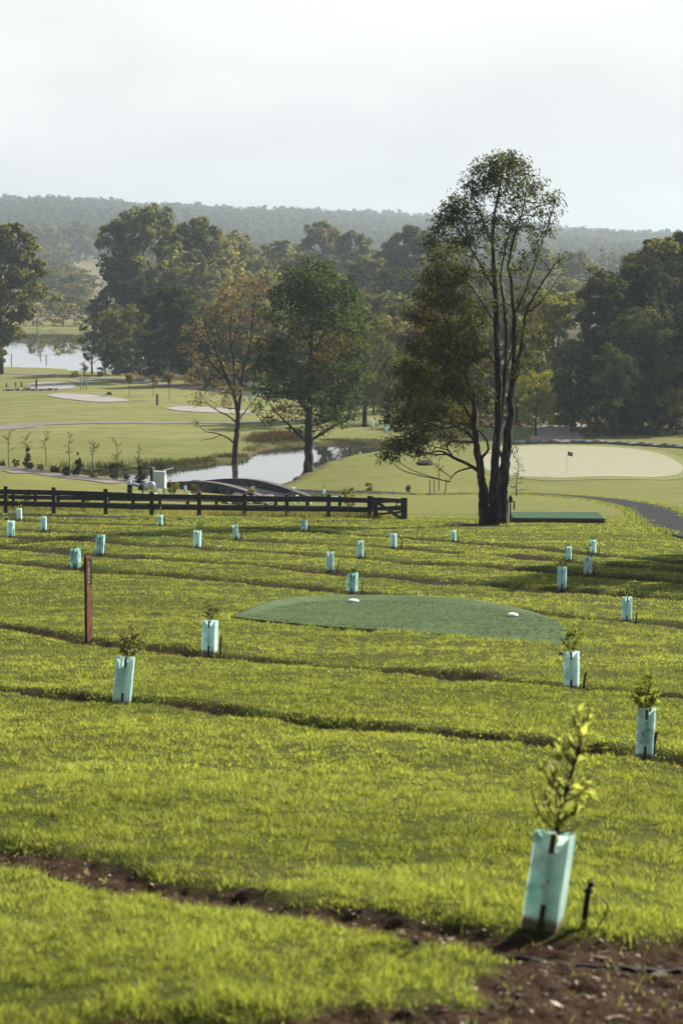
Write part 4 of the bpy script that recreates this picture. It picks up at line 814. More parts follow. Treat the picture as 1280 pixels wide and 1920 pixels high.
b = gnd(300, 926); u = b[1] / F; t = thing('pump_cabinet', 'grey control cabinet on legs behind the rail fence', 'cabinet', b); hh = (926 - 883) * u; zc = (926 - 899) * u
g = Geo(); g.box((0, 0, zc), 23 * u, 13 * u, 32 * u, -.25, bev=.02); link('cabinet_body', g.mesh('cabinet_body'), M['cabinet'], t)
g = Geo(); g.box((-14 * u, .10, zc + 2 * u), 6 * u, 12 * u, 40 * u, -.25, bev=.02); link('side_board', g.mesh('side_board'), M['timber'], t)
for s in (-1, 1): g = Geo(); g.box((s * 8 * u, 0, (926 - 915) * u / 2 - .15), .07, .07, 12 * u + .3); link('leg', g.mesh('leg'), M['stake'], t)
g = Geo(); g.beam((6 * u, .1, hh + .5 * u), (26 * u, .3, hh + 5.5 * u), .25, .035); link('solar_panel', g.mesh('solar_panel'), M['steel'], t)
g = Geo(); g.tube([(2 * u, .12, hh - 3 * u), (8 * u, .15, hh + 1.5 * u)], .03, 6); link('bracket', g.mesh('bracket'), M['steel'], t)
b = gnd(244, 925); t = thing('pump_pipework', 'silver pump pipework with a raised bend left of the cabinet', 'pipework', b); u = b[1] / F
pp = lambda px, py, dy=0: V((px - 244) * u, dy, (925 - py) * u)
g = Geo(); g.tube([pp(244, 926), pp(244, 905)], .13, 10); link('valve', g.mesh('valve'), M['plastic'], t)
g = Geo(); g.tube([pp(243, 908), pp(243, 900)], [.17, .12], 12); g.tube([pp(238, 918), pp(248, 918)], .10, 10); link('valve_cap', g.mesh('valve_cap'), M['steel'], t)
g = Geo(); g.tube(spline([pp(244, 906), pp(255, 909), pp(266, 912.5), pp(275, 915)], 16), .10, 10); link('pipe', g.mesh('pipe', True), M['steel'], t)
g = Geo(); g.tube([pp(262, 911), pp(268, 914)], .19, 12); link('pipe_joint', g.mesh('pipe_joint'), M['plastic'], t)
g = Geo(); g.tube(spline([pp(270, 914), pp(276, 915), pp(279, 911), pp(282, 907.5), pp(286, 908), pp(287.5, 913), pp(287, 922), pp(287, 930)], 30), .13, 12); link('pipe_bend', g.mesh('pipe_bend', True), M['steel'], t)
g = Geo(); g.tube([pp(268, 914), pp(268, 930)], .04, 6); link('support_leg', g.mesh('support_leg'), M['stake'], t)

# ------------------------------------------------------------------ trees
def crown_leaves(lf, clumps, leaf, rng, subs, per, flat_=.8, up=.35, asp=1.5):
    for c, r in clumps:
        c = np.asarray(c, float); r = np.asarray(r, float)
        for k in range(subs):
            d = unit(rng.normal(size=3) + V(0, 0, up)); sc = c + d * r * rng.uniform(.35, .92); sr = r.mean() * rng.uniform(.24, .44)
            n = rng.poisson(per); dd = unit(rng.normal(size=(n, 3)) + V(0, 0, .25)); pos = sc + dd * sr * V(1, 1, flat_) * rng.uniform(.45, 1.08, n)[:, None]
            nor = dd * 1.2 + rng.normal(size=(n, 3)) * .42 + V(0, 0, .2); tn = np.clip(rng.uniform(.15, .75) + rng.normal(size=n) * .16, 0, 1)
            quadset(lf, pos, nor, leaf * rng.uniform(.6, 1.25, n), rng, tn, asp)
def limb(g, a, b, r0, r1, rng, n=9, sag=.12, sides=5):
    a = np.asarray(a, float); b = np.asarray(b, float); ln = np.linalg.norm(b - a)
    m = a * .45 + b * .55 + V(rng.normal() * .06 * ln, rng.normal() * .06 * ln, -sag * ln); g.tube(spline([a, m, b], n), np.linspace(r0, r1, n), sides)
def gen_tree(kind, seed, W, near):
    """one tree 20 m tall and 14 m wide: trunk mesh and crown mesh"""
    rng = np.random.RandomState(seed); g = Geo(); lf = Geo(); H = 20.0; cl = []
    if kind == 'euc': nk, lo, subs, per, leaf = 19, .34, 14, 34, .50
    elif kind == 'round': nk, lo, subs, per, leaf = 24, .12, 14, 34, .52
    elif kind == 'tall': nk, lo, subs, per, leaf = 15, .30, 10, 26, .45
    elif kind == 'bush': nk, lo, subs, per, leaf = 15, .05, 10, 26, .62
    else: nk, lo, subs, per, leaf = 11, .45, 5, 16, .42
    if near: leaf *= .56; per = int(per * 2.5)
    nk = int(nk * (1.15 if W < 9 else 1.0 if W < 13 else 1.2)); lean = rng.normal(size=2) * .5
    for k in range(nk):
        t = lo + (1 - lo) * ((k + .5) / nk) ** .85; s = (t - lo) / (1 - lo)
        prof = {'euc': math.sin(math.pi * min(1, .22 + .72 * s)) ** .7, 'round': math.sin(math.pi * (.18 + .74 * s)) ** .65, 'tall': math.sin(math.pi * (.2 + .7 * s)) ** .8, 'bush': math.cos(s * 1.35) ** .6, 'sparse': math.sin(math.pi * (.25 + .65 * s))}[kind]
        an = k * 2.39996 + rng.uniform(-.5, .5); rad = W * .5 * prof * rng.uniform(.45, .85); cr_ = math.sqrt(W * 10.5) * (.185 if kind != 'sparse' else .11) * rng.uniform(.75, 1.35)
        z = H * (t * .955) - cr_ * .25
        cl.append((V(math.cos(an) * rad + lean[0] * t, math.sin(an) * rad + lean[1] * t, z), V(cr_ * 1.15, cr_ * 1.15, cr_ * .80)))
    crown_leaves(lf, cl, leaf, rng, subs, per)
    tr = spline([V(0, 0, -.6), V(.1, 0, H * .2), V(lean[0] * .5 + rng.normal() * .3, lean[1] * .5, H * .5), V(lean[0], lean[1], H * .86)], 16); g.tube(tr, np.linspace(.42, .07, 16) * (1 if kind != 'sparse' else .7), 7)
    for c, r in cl:
        zt = max(H * .08, c[2] * rng.uniform(.45, .72)); b = V(np.interp(zt, tr[:, 2], tr[:, 0]), np.interp(zt, tr[:, 2], tr[:, 1]), zt); limb(g, b, c, .14 * (1 - zt / H) + .05, .03, rng, 7, .10, 4)
    return g.mesh('trunk'), lf.mesh('crown')
PROTO = {}
def proto(kind, asp, near, k):
    W = min((6.5, 9.0, 12.0, 16.0, 22.0), key=lambda q: abs(math.log(q / (20 * asp)))); key = (kind, W, near, k % 2)
    if key not in PROTO:
        a, b = gen_tree(kind, 40 + int(W * 3) + len(kind) * 31 + 7 * (k % 2), W, near); a.materials.append(M['greybark'] if kind == 'sparse' else M['bark']); b.materials.append(M['leaf']); PROTO[key] = (a, b)
    return W, PROTO[key]
rt = np.random.RandomState(5); _tk = {}
def place_tree(name, label, kind, px, ty, wpx, Y, col, group=None, cat='tree', X=None, h=None):
    p = at(px, ty, Y); x = p[0] if X is None else X; z0 = float(hground(np.array([x]), np.array([Y]), False)[0]); hh = max(p[2] - z0, 3.0) if h is None else h; w = wpx * (1.35 if px > 1060 and Y < 260 else 1.2) * Y / F if h is None else wpx
    k = _tk[kind] = _tk.get(kind, 0) + 1; W, (a, b) = proto(kind, w / hh, Y < 300, k)
    t = thing(name, label, cat, (x, Y, z0), rt.uniform(0, 6.28), group); t.scale = (w / W, w / W * rt.uniform(.9, 1.1), hh / 20.0)
    link('trunk', a, None, t); c = link('crown', b, None, t); j = rt.uniform(.85, 1.15); c.color = (col[0] * j * rt.uniform(.94, 1.06), col[1] * j, col[2] * j * rt.uniform(.9, 1.1), 1); return t
DG, OL, GO, BR, YG, LO = (.036, .056, .018), (.120, .128, .046), (.17, .172, .082), (.15, .10, .055), (.23, .225, .045), (.22, .205, .085)
T = [  # label, kind, px, top y, width px, distance, colour
 ('tall olive tree cut by the left edge beside the far pond', 'euc', -2, 415, 140, 376, OL), ('lower leafy tree at the left edge below the tall edge tree', 'round', -30, 520, 90, 372, OL),
 ('big spreading eucalyptus right of the far pond, tallest on the left', 'euc', 275, 383, 165, 480, OL), ('right half of the big eucalyptus clump, slightly lower crown', 'euc', 352, 404, 130, 492, OL),
 ('lower left shoulder tree of the big eucalyptus clump over the pond', 'round', 226, 470, 90, 470, DG), ('wide crown on the right flank of the big eucalyptus clump', 'euc', 410, 438, 120, 510, GO),
 ('mid-height crown in front of the big eucalyptus clump', 'round', 330, 486, 130, 452, OL), ('pale olive crown low in front of the big clump', 'euc', 390, 490, 110, 440, GO),
 ('small grey-green tree at the right corner of the far pond', 'euc', 232, 572, 105, 372, OL), ('dark dense tree between the pond corner and the bare brown tree', 'round', 322, 528, 115, 345, DG),
 ('dark shrubby tree at the right end of the far pond', 'bush', 218, 640, 80, 368, DG), ('dark low tree below the dense dark tree', 'bush', 290, 610, 110, 352, DG),
 ('slender dark tree standing alone before the far pond', 'tall', 172, 590, 52, 374, DG),
 ('leafy tree beyond the far pond, left of the power pole', 'euc', 40, 510, 85, 900, GO), ('leafy tree beyond the far pond behind the power pole', 'euc', 92, 500, 95, 900, GO), ('leafy tree beyond the far pond, right of the power pole', 'euc', 146, 505, 75, 880, GO),
 ('low brownish tree on the far bank right of the pole', 'bush', 118, 566, 70, 624, LO), ('low tree on the far bank at the right of the pond', 'bush', 178, 560, 60, 622, OL), ('low brownish tree on the far bank at the left', 'bush', 62, 568, 60, 626, LO),
 ('misty pale tree behind the far bank, left of the open field', 'euc', 80, 420, 95, 1550, GO), ('misty tree beside the upper left of the open field', 'euc', 148, 414, 80, 1640, GO), ('misty tree at the far left below the ridge', 'euc', 25, 432, 85, 1450, OL),
 ('misty low tree in front of the open field', 'round', 105, 470, 70, 1350, GO), ('misty crown right of the open field', 'euc', 194, 425, 60, 1700, OL),
 ('flat-topped misty crown right of the big eucalyptus clump', 'euc', 446, 432, 95, 570, GO), ('olive crown below the flat-topped misty crown', 'round', 475, 478, 100, 530, OL), ('misty crown above the bare brown tree', 'euc', 530, 448, 85, 590, GO),
 ('pale olive crown directly above the bare brown tree', 'euc', 500, 505, 110, 450, LO), ('misty crown left above the dark pond tree', 'round', 565, 470, 90, 540, OL), ('tall misty umbrella crown above the dark pond tree', 'euc', 612, 412, 100, 620, GO),
 ('misty umbrella crown right above the dark pond tree', 'euc', 655, 432, 90, 600, OL), ('pale crown behind the top of the dark pond tree', 'euc', 600, 490, 110, 500, LO), ('olive crown right of the top of the dark pond tree', 'round', 690, 478, 90, 510, OL),
 ('rounded crown left of the tall foreground tree', 'euc', 735, 450, 100, 540, GO), ('highest crown just left of the tall foreground tree', 'euc', 790, 420, 105, 540, OL), ('dark crown below the highest crown, left of the tall foreground tree', 'round', 745, 500, 120, 460, DG),
 ('orange-brown thin crown beside the dark pond tree', 'sparse', 692, 530, 60, 400, BR), ('olive crown half hidden behind the tall foreground tree', 'round', 830, 480, 110, 480, OL), ('pale crown behind the upper trunks of the tall tree', 'round', 905, 500, 110, 500, GO),
 ('olive tree behind the middle of the tall tree', 'round', 880, 590, 130, 330, OL), ('brownish tree left of the lower crown of the tall tree', 'euc', 778, 610, 100, 300, BR), ('olive tree between the dark pond tree and the tall tree', 'euc', 735, 590, 110, 310, LO),
 ('dark trunked tree on the pond bank right of the dark pond tree', 'tall', 683, 570, 120, 242, OL), ('second dark trunked tree on the pond bank', 'tall', 727, 650, 100, 246, DG), ('third dark trunked tree on the pond bank, below the tall tree', 'tall', 762, 660, 110, 250, OL),
 ('dark tree behind the bare brown tree, left side', 'round', 385, 590, 100, 330, DG), ('dark tree directly behind the bare brown tree', 'round', 450, 610, 120, 335, DG), ('dark tree between the bare brown tree and the dark pond tree', 'round', 515, 620, 110, 325, DG),
 ('dark tree behind the dark pond tree', 'round', 590, 610, 130, 315, DG), ('dark tree behind the right side of the dark pond tree', 'round', 655, 590, 120, 256, OL), ('low dark tree at the fairway edge behind the bare brown tree', 'bush', 400, 690, 80, 322, DG),
 ('low dark tree at the fairway edge behind the dark pond tree', 'bush', 560, 700, 110, 300, DG), ('low dark bushy tree at the end of the pond', 'bush', 830, 740, 110, 240, DG), ('low olive bushy tree behind the tall trunk', 'bush', 900, 730, 110, 250, OL),
 ('large rounded green tree right of the tall tree', 'round', 1035, 538, 125, 246, (.24, .25, .08)), ('lower right bulge beside the large rounded tree', 'round', 1072, 640, 66, 240, (.22, .23, .075)), ('green tree behind the trunks of the tall tree', 'round', 965, 590, 110, 270, OL),
 ('small bright yellow-green tree at the edge of the putting green', 'tall', 1005, 690, 80, 222, YG), ('low dark bush left of the yellow-green tree', 'bush', 950, 770, 70, 236, DG),
 ('dark eucalyptus at the left of the big dark grove', 'round', 1148, 498, 118, 236, (.062, .074, .026)), ('tall dark eucalyptus in the middle of the dark grove', 'round', 1180, 485, 125, 240, DG), ('umbrella-topped eucalyptus at the upper right of the grove', 'euc', 1235, 433, 140, 252, (.14, .145, .055)),
 ('tallest eucalyptus at the right edge', 'euc', 1310, 428, 150, 250, (.07, .08, .03)), ('dark crown low in the middle of the grove', 'round', 1205, 580, 130, 230, (.058, .066, .026)), ('dark narrow tree standing in front of the grove', 'tall', 1154, 640, 80, 222.5, (.060, .070, .028)),
 ('dark bushy tree at the left foot of the grove', 'bush', 1118, 660, 70, 230, DG), ('dark bushy tree in the middle foot of the grove', 'bush', 1170, 680, 110, 229, DG), ('dark tree at the right edge of the grove', 'round', 1330, 560, 150, 234, DG),
 ('dark bushy tree low at the right of the grove', 'bush', 1235, 670, 110, 231, DG), ('bright green bushy tree low at the right edge', 'bush', 1268, 725, 80, 225, OL), ('dark bush at the right edge beside the green', 'bush', 1300, 690, 90, 230, DG),
 ('small dark bush beside the dirt track', 'bush', 1088, 770, 46, 226, DG), ('small olive bush at the foot of the grove', 'bush', 1135, 798, 40, 223, OL), ('small dark bush at the foot of the grove', 'bush', 1195, 780, 60, 224, DG), ('low yellowish bush at the grove edge', 'bush', 1100, 808, 26, 222, LO),
 ('misty olive tree low behind the far bank, left of the pole', 'euc', 52, 486, 85, 1000, OL), ('misty olive tree behind the far bank, right of the pole', 'euc', 112, 496, 85, 990, OL), ('misty round tree behind the far bank, below the field', 'round', 145, 530, 60, 860, GO),
 ('misty low tree behind the far bank at the left', 'round', 20, 545, 80, 740, OL), ('misty low tree behind the far bank beyond the pole', 'round', 84, 545, 80, 730, GO), ('misty low tree behind the far bank below the field', 'round', 128, 552, 70, 720, OL), ('small misty tree at the lower edge of the field', 'round', 176, 560, 45, 700, GO),
 ('olive tree filling the valley behind the bare brown tree', 'round', 470, 560, 130, 390, OL), ('olive tree filling the valley behind the dark pond tree', 'round', 640, 545, 120, 380, OL), ('olive tree filling the valley left of the tall tree', 'round', 720, 545, 120, 370, OL), ('brownish bushy tree low behind the pond bank', 'bush', 640, 690, 130, 285, DG),
 ('brown-olive bushy tree behind the dark trunks on the pond bank', 'bush', 745, 700, 140, 270, DG), ('dark bushy tree behind the tall tree at the left', 'bush', 860, 690, 130, 268, DG), ('dark bushy tree below the large rounded tree', 'bush', 1020, 740, 110, 262, DG), ('dark low tree at the end of the fairway', 'bush', 475, 690, 110, 318, DG),
 ('dark bushy tree beyond the pond left of the tall trunk', 'bush', 805, 715, 120, 236, DG), ('olive bushy tree beyond the pond right of the dark trunks', 'bush', 700, 690, 110, 264, OL), ('dense olive tree filling the gap behind the dark trunks', 'round', 765, 560, 130, 340, (.09, .10, .036)),
 ('misty crown far behind the bare brown tree', 'euc', 430, 470, 120, 640, OL), ('misty crown far behind the tall tree', 'euc', 850, 450, 110, 640, OL), ('misty crown far right of the tall tree', 'euc', 980, 500, 110, 560, OL),
 ('low tree at the right foot of the big eucalyptus clump', 'round', 400, 560, 110, 400, OL), ('low tree at the left foot of the big eucalyptus clump', 'round', 255, 520, 90, 440, DG),
 ('misty thin tree just left of the grove top', 'sparse', 1145, 462, 60, 700, GO), ('misty pale tree in the valley right of the tall tree', 'euc', 1075, 468, 80, 640, GO), ('misty sparse tree in the valley left of the grove', 'sparse', 1110, 478, 60, 660, GO),
 ('misty low tree in the valley beside the grove', 'euc', 1120, 520, 70, 560, GO), ('misty tree behind the right side of the tall crown', 'euc', 1010, 462, 80, 620, GO), ('misty tree beyond the large rounded tree', 'euc', 1060, 520, 90, 480, GO),
 ('thin misty tree nearest the grove in the valley', 'sparse', 1165, 485, 50, 640, GO)]
for lab, kind, px, ty, w, Y, col in T:
    if px > 420 and 500 <= Y and 'misty' in lab: Y = 500 + (Y - 500) * 1.6
    nm = {'bush': 'bushy_tree', 'euc': 'eucalyptus_tree', 'round': 'dense_tree', 'tall': 'slender_tree', 'sparse': 'sparse_tree'}[kind]
    o = place_tree(nm, lab, kind, px, ty, w, Y, col, 'trees of the wooded valley')
for k, (x, y, h, w) in enumerate(((16.5, 62, 10, 10), (20, 68, 12, 11), (21.5, 63, 10.5, 10), (25, 75, 13, 11))):
    place_tree('dense_tree', 'tree standing outside the right edge that shades the lawn', 'round', 0, 0, w, y, DG, 'trees outside the right edge', X=x, h=h)

# ---- trees modelled one by one from their limbs and leaf clumps
def hero(name, label, px, py, stems, clumps, col, leaf, dens, seed, barkmat, spray=12, rdepth=1.0, col2=None, twig=.011, droop=.9, asp=.28, flute=.0):
    """stems: lists of (px, py, depth m, radius m); clumps: (px, py, rx px, ry px, leafiness, colour 0/1)"""
    rng = np.random.RandomState(seed); b = gnd(px, py); Y0 = b[1]; u = Y0 / F; t = thing(name, label, 'tree', b); g = Geo(); lf = [Geo(), Geo()]; P_all = []
    for s in stems:
        s = np.array(s, float); P = np.array([at(a, c, Y0 + d) - b - V(0, 0, 0) for a, c, d, r in s]); n = 6 * len(s); Q = spline(P, n); rad = np.interp(np.linspace(0, 1, n), np.linspace(0, 1, len(s)), s[:, 3])
        wig = np.stack([fbm(np.arange(n) * .45, np.zeros(n) + len(P_all), seed, 2) - .5, fbm(np.arange(n) * .45, np.ones(n) * 5 + len(P_all), seed + 1, 2) - .5, np.zeros(n)], 1) * rad[:, None] * 1.3; Q = Q + wig * np.linspace(0, 1, n)[:, None] ** .3
        g.tube(Q, rad, 12 if rad[0] > .12 else 7, flute=flute if rad[0] > .12 else 0, seed=len(P_all)); P_all.append(np.concatenate([Q, rad[:, None]], 1))
    A = np.concatenate(P_all)
    for cx, cyy, rx, ry, den, ci in clumps:
        dz = rng.uniform(-1, 1) * rdepth; c = at(cx, cyy, Y0 + dz) - b; r = V(rx * u, (rx + ry) * .5 * u, ry * u)
        cand = A[A[:, 2] < c[2] - .05 * r[2]]; cand = A if len(cand) == 0 else cand
        d = np.linalg.norm((cand[:, :3] - c) * V(1, .8, .75), axis=1); q = cand[np.argmin(d)]; tip = c + V(0, 0, -r[2] * .2)
        rb = min(q[3] * .7, .012 + .018 * np.linalg.norm(q[:3] - tip)); limb(g, q[:3], tip, max(rb, twig * 1.6), twig, rng, 9, .04, 6)
        area = math.pi * r[0] * r[2]; n = max(3, int(area * dens * den / spray))
        o = rng.normal(size=(n, 3)); o = unit(o) * rng.uniform(.25, 1, n)[:, None] ** .6 * r; o[:, 2] += .15 * r[2]; ctr = c + o
        for k in range(0, n, max(1, n // 7)): limb(g, tip, ctr[k], twig * .9, twig * .4, rng, 6, .02, 4)
        pos = (ctr[:, None] + rng.normal(size=(n, spray, 3)) * V(1, 1, .8) * leaf * .72).reshape(-1, 3); dr = rng.normal(size=(n * spray, 3)) * .75 + V(0, 0, -droop) + np.repeat(unit(o), spray, 0) * .4
        s = rng.uniform(.65, 1.2, n * spray); tn = np.clip(np.repeat(rng.uniform(.1, .8, n), spray) + rng.normal(size=n * spray) * .15, 0, 1)
        leafset(lf[ci], pos, dr, leaf * s, leaf * asp * s, rng, tn)
    link('trunk', g.mesh('trunk', True), barkmat, t)
    for k, cc in enumerate((col, col2)):
        if lf[k].n: o = link('crown', lf[k].mesh('crown'), M['leaf'], t); o.color = (*cc, 1)
    return t
S1 = [[(914, 990, 0, 0.26), (910, 960, 0, 0.212), (905, 930, 0, 0.161), (902, 895, 0, 0.143), (896, 850, -0.1, 0.124), (890, 800, -0.2, 0.106), (886, 750, -0.3, 0.087), (872, 700, -0.4, 0.068), (852, 650, -0.5, 0.05), (838, 600, -0.5, 0.031)], [(928, 990, 0.1, 0.239), (926, 950, 0.1, 0.186), (924, 900, 0.15, 0.155), (928, 850, 0.2, 0.143), (934, 780, 0.2, 0.124), (933, 700, 0.2, 0.112), (930, 610, 0.2, 0.097), (928, 540, 0.2, 0.081), (924, 470, 0.2, 0.062), (925, 410, 0.1, 0.047), (936, 350, 0.1, 0.031), (945, 300, 0, 0.015)], [(942, 992, -0.2, 0.239), (940, 950, -0.2, 0.223), (942, 900, -0.2, 0.192), (948, 860, -0.2, 0.168), (955, 800, -0.1, 0.137), (958, 740, 0, 0.112), (962, 660, 0.1, 0.087), (963, 590, 0.1, 0.068), (958, 530, 0.1, 0.056), (952, 500, 0, 0.047), (962, 450, -0.1, 0.037), (978, 400, -0.1, 0.025), (985, 360, -0.1, 0.013)], [(957, 745, 0, 0.081), (968, 690, -0.2, 0.068), (978, 640, -0.3, 0.056), (984, 590, -0.4, 0.047), (1004, 550, -0.4, 0.037), (1030, 510, -0.4, 0.028), (1046, 484, -0.4, 0.015), (1050, 466, -0.4, 0.008)], [(938, 800, 0.4, 0.075), (944, 720, 0.5, 0.068), (948, 640, 0.5, 0.056), (944, 570, 0.5, 0.047), (938, 520, 0.4, 0.037), (948, 460, 0.4, 0.031), (962, 420, 0.4, 0.025), (1000, 390, 0.4, 0.013)], [(928, 545, 0.2, 0.05), (905, 505, 0.1, 0.037), (880, 462, 0, 0.031), (858, 430, 0, 0.022), (836, 408, 0, 0.013)], [(925, 465, 0.2, 0.044), (908, 425, 0, 0.031), (893, 385, -0.1, 0.022), (880, 350, -0.1, 0.013)], [(960, 600, 0.1, 0.044), (982, 550, 0.3, 0.034), (1000, 500, 0.4, 0.025), (1012, 460, 0.4, 0.018), (1024, 430, 0.4, 0.01)], [(984, 588, -0.4, 0.031), (1012, 568, -0.6, 0.025), (1036, 535, -0.6, 0.015), (1056, 505, -0.6, 0.008)], [(930, 610, 0.2, 0.037), (905, 570, 0, 0.031), (884, 540, -0.2, 0.025), (864, 512, -0.2, 0.013)], [(903, 888, 0, 0.075), (880, 872, -0.4, 0.062), (850, 858, -0.8, 0.053), (826, 846, -1.1, 0.037), (804, 850, -1.3, 0.025), (776, 858, -1.4, 0.013)], [(885, 876, -0.3, 0.037), (858, 884, -0.5, 0.028), (845, 896, -0.6, 0.018), (842, 904, -0.6, 0.013)], [(896, 840, -0.1, 0.056), (880, 815, -0.5, 0.044), (858, 800, -0.9, 0.034), (830, 802, -1.2, 0.025), (800, 790, -1.3, 0.015)], [(902, 860, 0, 0.056), (915, 840, -0.5, 0.044), (905, 815, -0.7, 0.031), (884, 800, -0.9, 0.018)], [(848, 856, -0.8, 0.037), (838, 838, -1.0, 0.031), (846, 822, -1.2, 0.022), (828, 815, -1.2, 0.013)], [(890, 800, -0.2, 0.056), (868, 760, -0.6, 0.044), (838, 735, -0.8, 0.031), (800, 720, -1, 0.018)], [(888, 760, -0.3, 0.056), (862, 715, -0.1, 0.044), (838, 690, 0.3, 0.031), (806, 675, 0.5, 0.018)], [(852, 650, -0.5, 0.037), (838, 610, -0.2, 0.028), (828, 575, 0, 0.018), (836, 535, 0.1, 0.013)], [(932, 690, 0.2, 0.05), (905, 650, 0.6, 0.037), (886, 620, 0.8, 0.028), (866, 590, 0.9, 0.015)], [(958, 720, 0, 0.037), (972, 700, -0.6, 0.031), (968, 672, -0.8, 0.025), (982, 650, -0.9, 0.013)], [(945, 870, 0.3, 0.062), (930, 820, 0.7, 0.056), (938, 740, 0.8, 0.05), (952, 680, 0.8, 0.037), (972, 620, 0.8, 0.025)]]
C1 = [(945, 302, 42, 20, 1, 0), (912, 320, 36, 20, 1, 0), (970, 322, 34, 20, .9, 0), (930, 345, 48, 24, 1.1, 0), (985, 350, 36, 20, .9, 0), (1020, 375, 28, 20, .6, 0), (960, 380, 40, 20, .8, 0), (885, 352, 30, 18, .8, 0), (872, 384, 34, 26, 1.1, 0), (840, 408, 34, 24, 1.2, 0),
      (880, 415, 30, 18, .7, 0), (820, 432, 20, 18, .9, 0), (1000, 402, 28, 14, .7, 0), (1040, 372, 14, 14, .35, 0), (1030, 408, 18, 12, .35, 0), (975, 428, 34, 16, 1.0, 0), (922, 440, 26, 20, .6, 0), (862, 455, 36, 22, .9, 0), (826, 480, 28, 22, 1.0, 0), (885, 480, 28, 12, .5, 0), (960, 450, 20, 14, .8, 0),
      (1050, 486, 9, 9, .9, 0), (1056, 500, 7, 6, .6, 0), (830, 522, 36, 20, 1.1, 0), (866, 525, 24, 16, .7, 0), (818, 560, 40, 24, .9, 1), (858, 572, 40, 24, .9, 0), (800, 598, 36, 24, .9, 1), (846, 622, 44, 28, 1.0, 0), (890, 590, 24, 24, .5, 0), (796, 648, 40, 26, .9, 1), (842, 672, 44, 30, 1.0, 0), (886, 650, 24, 30, .6, 0),
      (775, 690, 40, 26, .9, 0), (818, 722, 46, 28, 1.0, 1), (868, 728, 34, 28, .8, 0), (766, 738, 40, 26, .9, 0), (808, 768, 44, 24, 1.0, 0), (856, 778, 36, 22, .8, 1), (752, 786, 36, 22, .9, 0), (790, 812, 40, 22, .9, 0), (836, 818, 32, 18, .6, 1), (752, 836, 34, 16, .8, 0), (728, 856, 22, 9, .8, 0), (790, 846, 26, 12, .6, 0), (880, 800, 20, 20, .5, 0),
      (905, 690, 24, 34, .5, 1), (912, 750, 18, 30, .5, 0), (990, 575, 30, 30, .22, 1), (1000, 625, 26, 34, .25, 1), (972, 690, 18, 28, .3, 1), (985, 540, 24, 20, .2, 1), (956, 842, 5, 8, .8, 0)]
C1 = [(a, b, c, d, e * (1.4 if a < 900 and b > 500 else 1), f) for a, b, c, d, e, f in C1]; _r = np.random.RandomState(9); C1 += [(a + _r.uniform(-22, 22), b + _r.uniform(-16, 16), c * .8, d * .8, e * .8, f) for a, b, c, d, e, f in C1 if a < 900 and b > 500] + [(905, 415, 28, 22, .7, 0), (950, 412, 28, 22, .7, 0), (880, 445, 26, 18, .8, 0), (1015, 435, 22, 16, .6, 0), (1035, 395, 20, 14, .5, 0), (860, 500, 26, 20, .8, 0), (940, 470, 26, 24, .6, 0), (1000, 470, 24, 20, .5, 0), (915, 520, 26, 26, .6, 0), (975, 500, 26, 24, .45, 0), (905, 600, 26, 30, .6, 0), (950, 580, 22, 30, .35, 0), (985, 660, 26, 34, .35, 0), (910, 660, 24, 30, .5, 0), (905, 330, 26, 14, .7, 0), (960, 300, 24, 14, .7, 0), (1000, 362, 22, 12, .6, 0), (850, 395, 24, 16, .9, 0), (810, 455, 18, 14, .8, 0), (985, 600, 30, 40, .3, 1), (975, 560, 24, 30, .25, 0)]
hero('tall_gum_tree', 'tall many-stemmed gum tree with airy crown standing by the gravel path', 930, 984, S1, C1, (.050, .062, .018), .185, 520, 3, M['bark'], 11, 1.5, (.072, .066, .026), .012, flute=.16)
S2 = [[(577, 888, 0, .42), (578, 860, 0, .34), (579, 820, 0, .29), (580, 780, 0, .25), (581, 720, 0, .20), (583, 650, 0, .15), (586, 580, 0, .10), (590, 520, 0, .04)], [(578, 832, 0, .13), (560, 815, -.5, .11), (540, 795, -1, .08), (515, 770, -1.5, .05), (500, 750, -1.6, .03)],
      [(579, 828, 0, .13), (600, 815, .3, .10), (625, 800, .5, .08), (650, 788, .6, .04)], [(580, 775, 0, .13), (560, 750, -.8, .10), (540, 725, -1.2, .07), (520, 690, -1.5, .04)], [(581, 740, 0, .12), (605, 710, 0, .09), (630, 680, .3, .06), (655, 660, .4, .03)],
      [(583, 670, 0, .11), (600, 640, -.4, .08), (618, 600, -.5, .05)], [(583, 650, 0, .10), (565, 620, .2, .07), (545, 590, .2, .04)], [(577, 840, 0, .05), (555, 842, -1, .04), (530, 835, -1.5, .02)], [(579, 800, 0, .08), (610, 790, -1, .06), (640, 770, -1.4, .03)]]
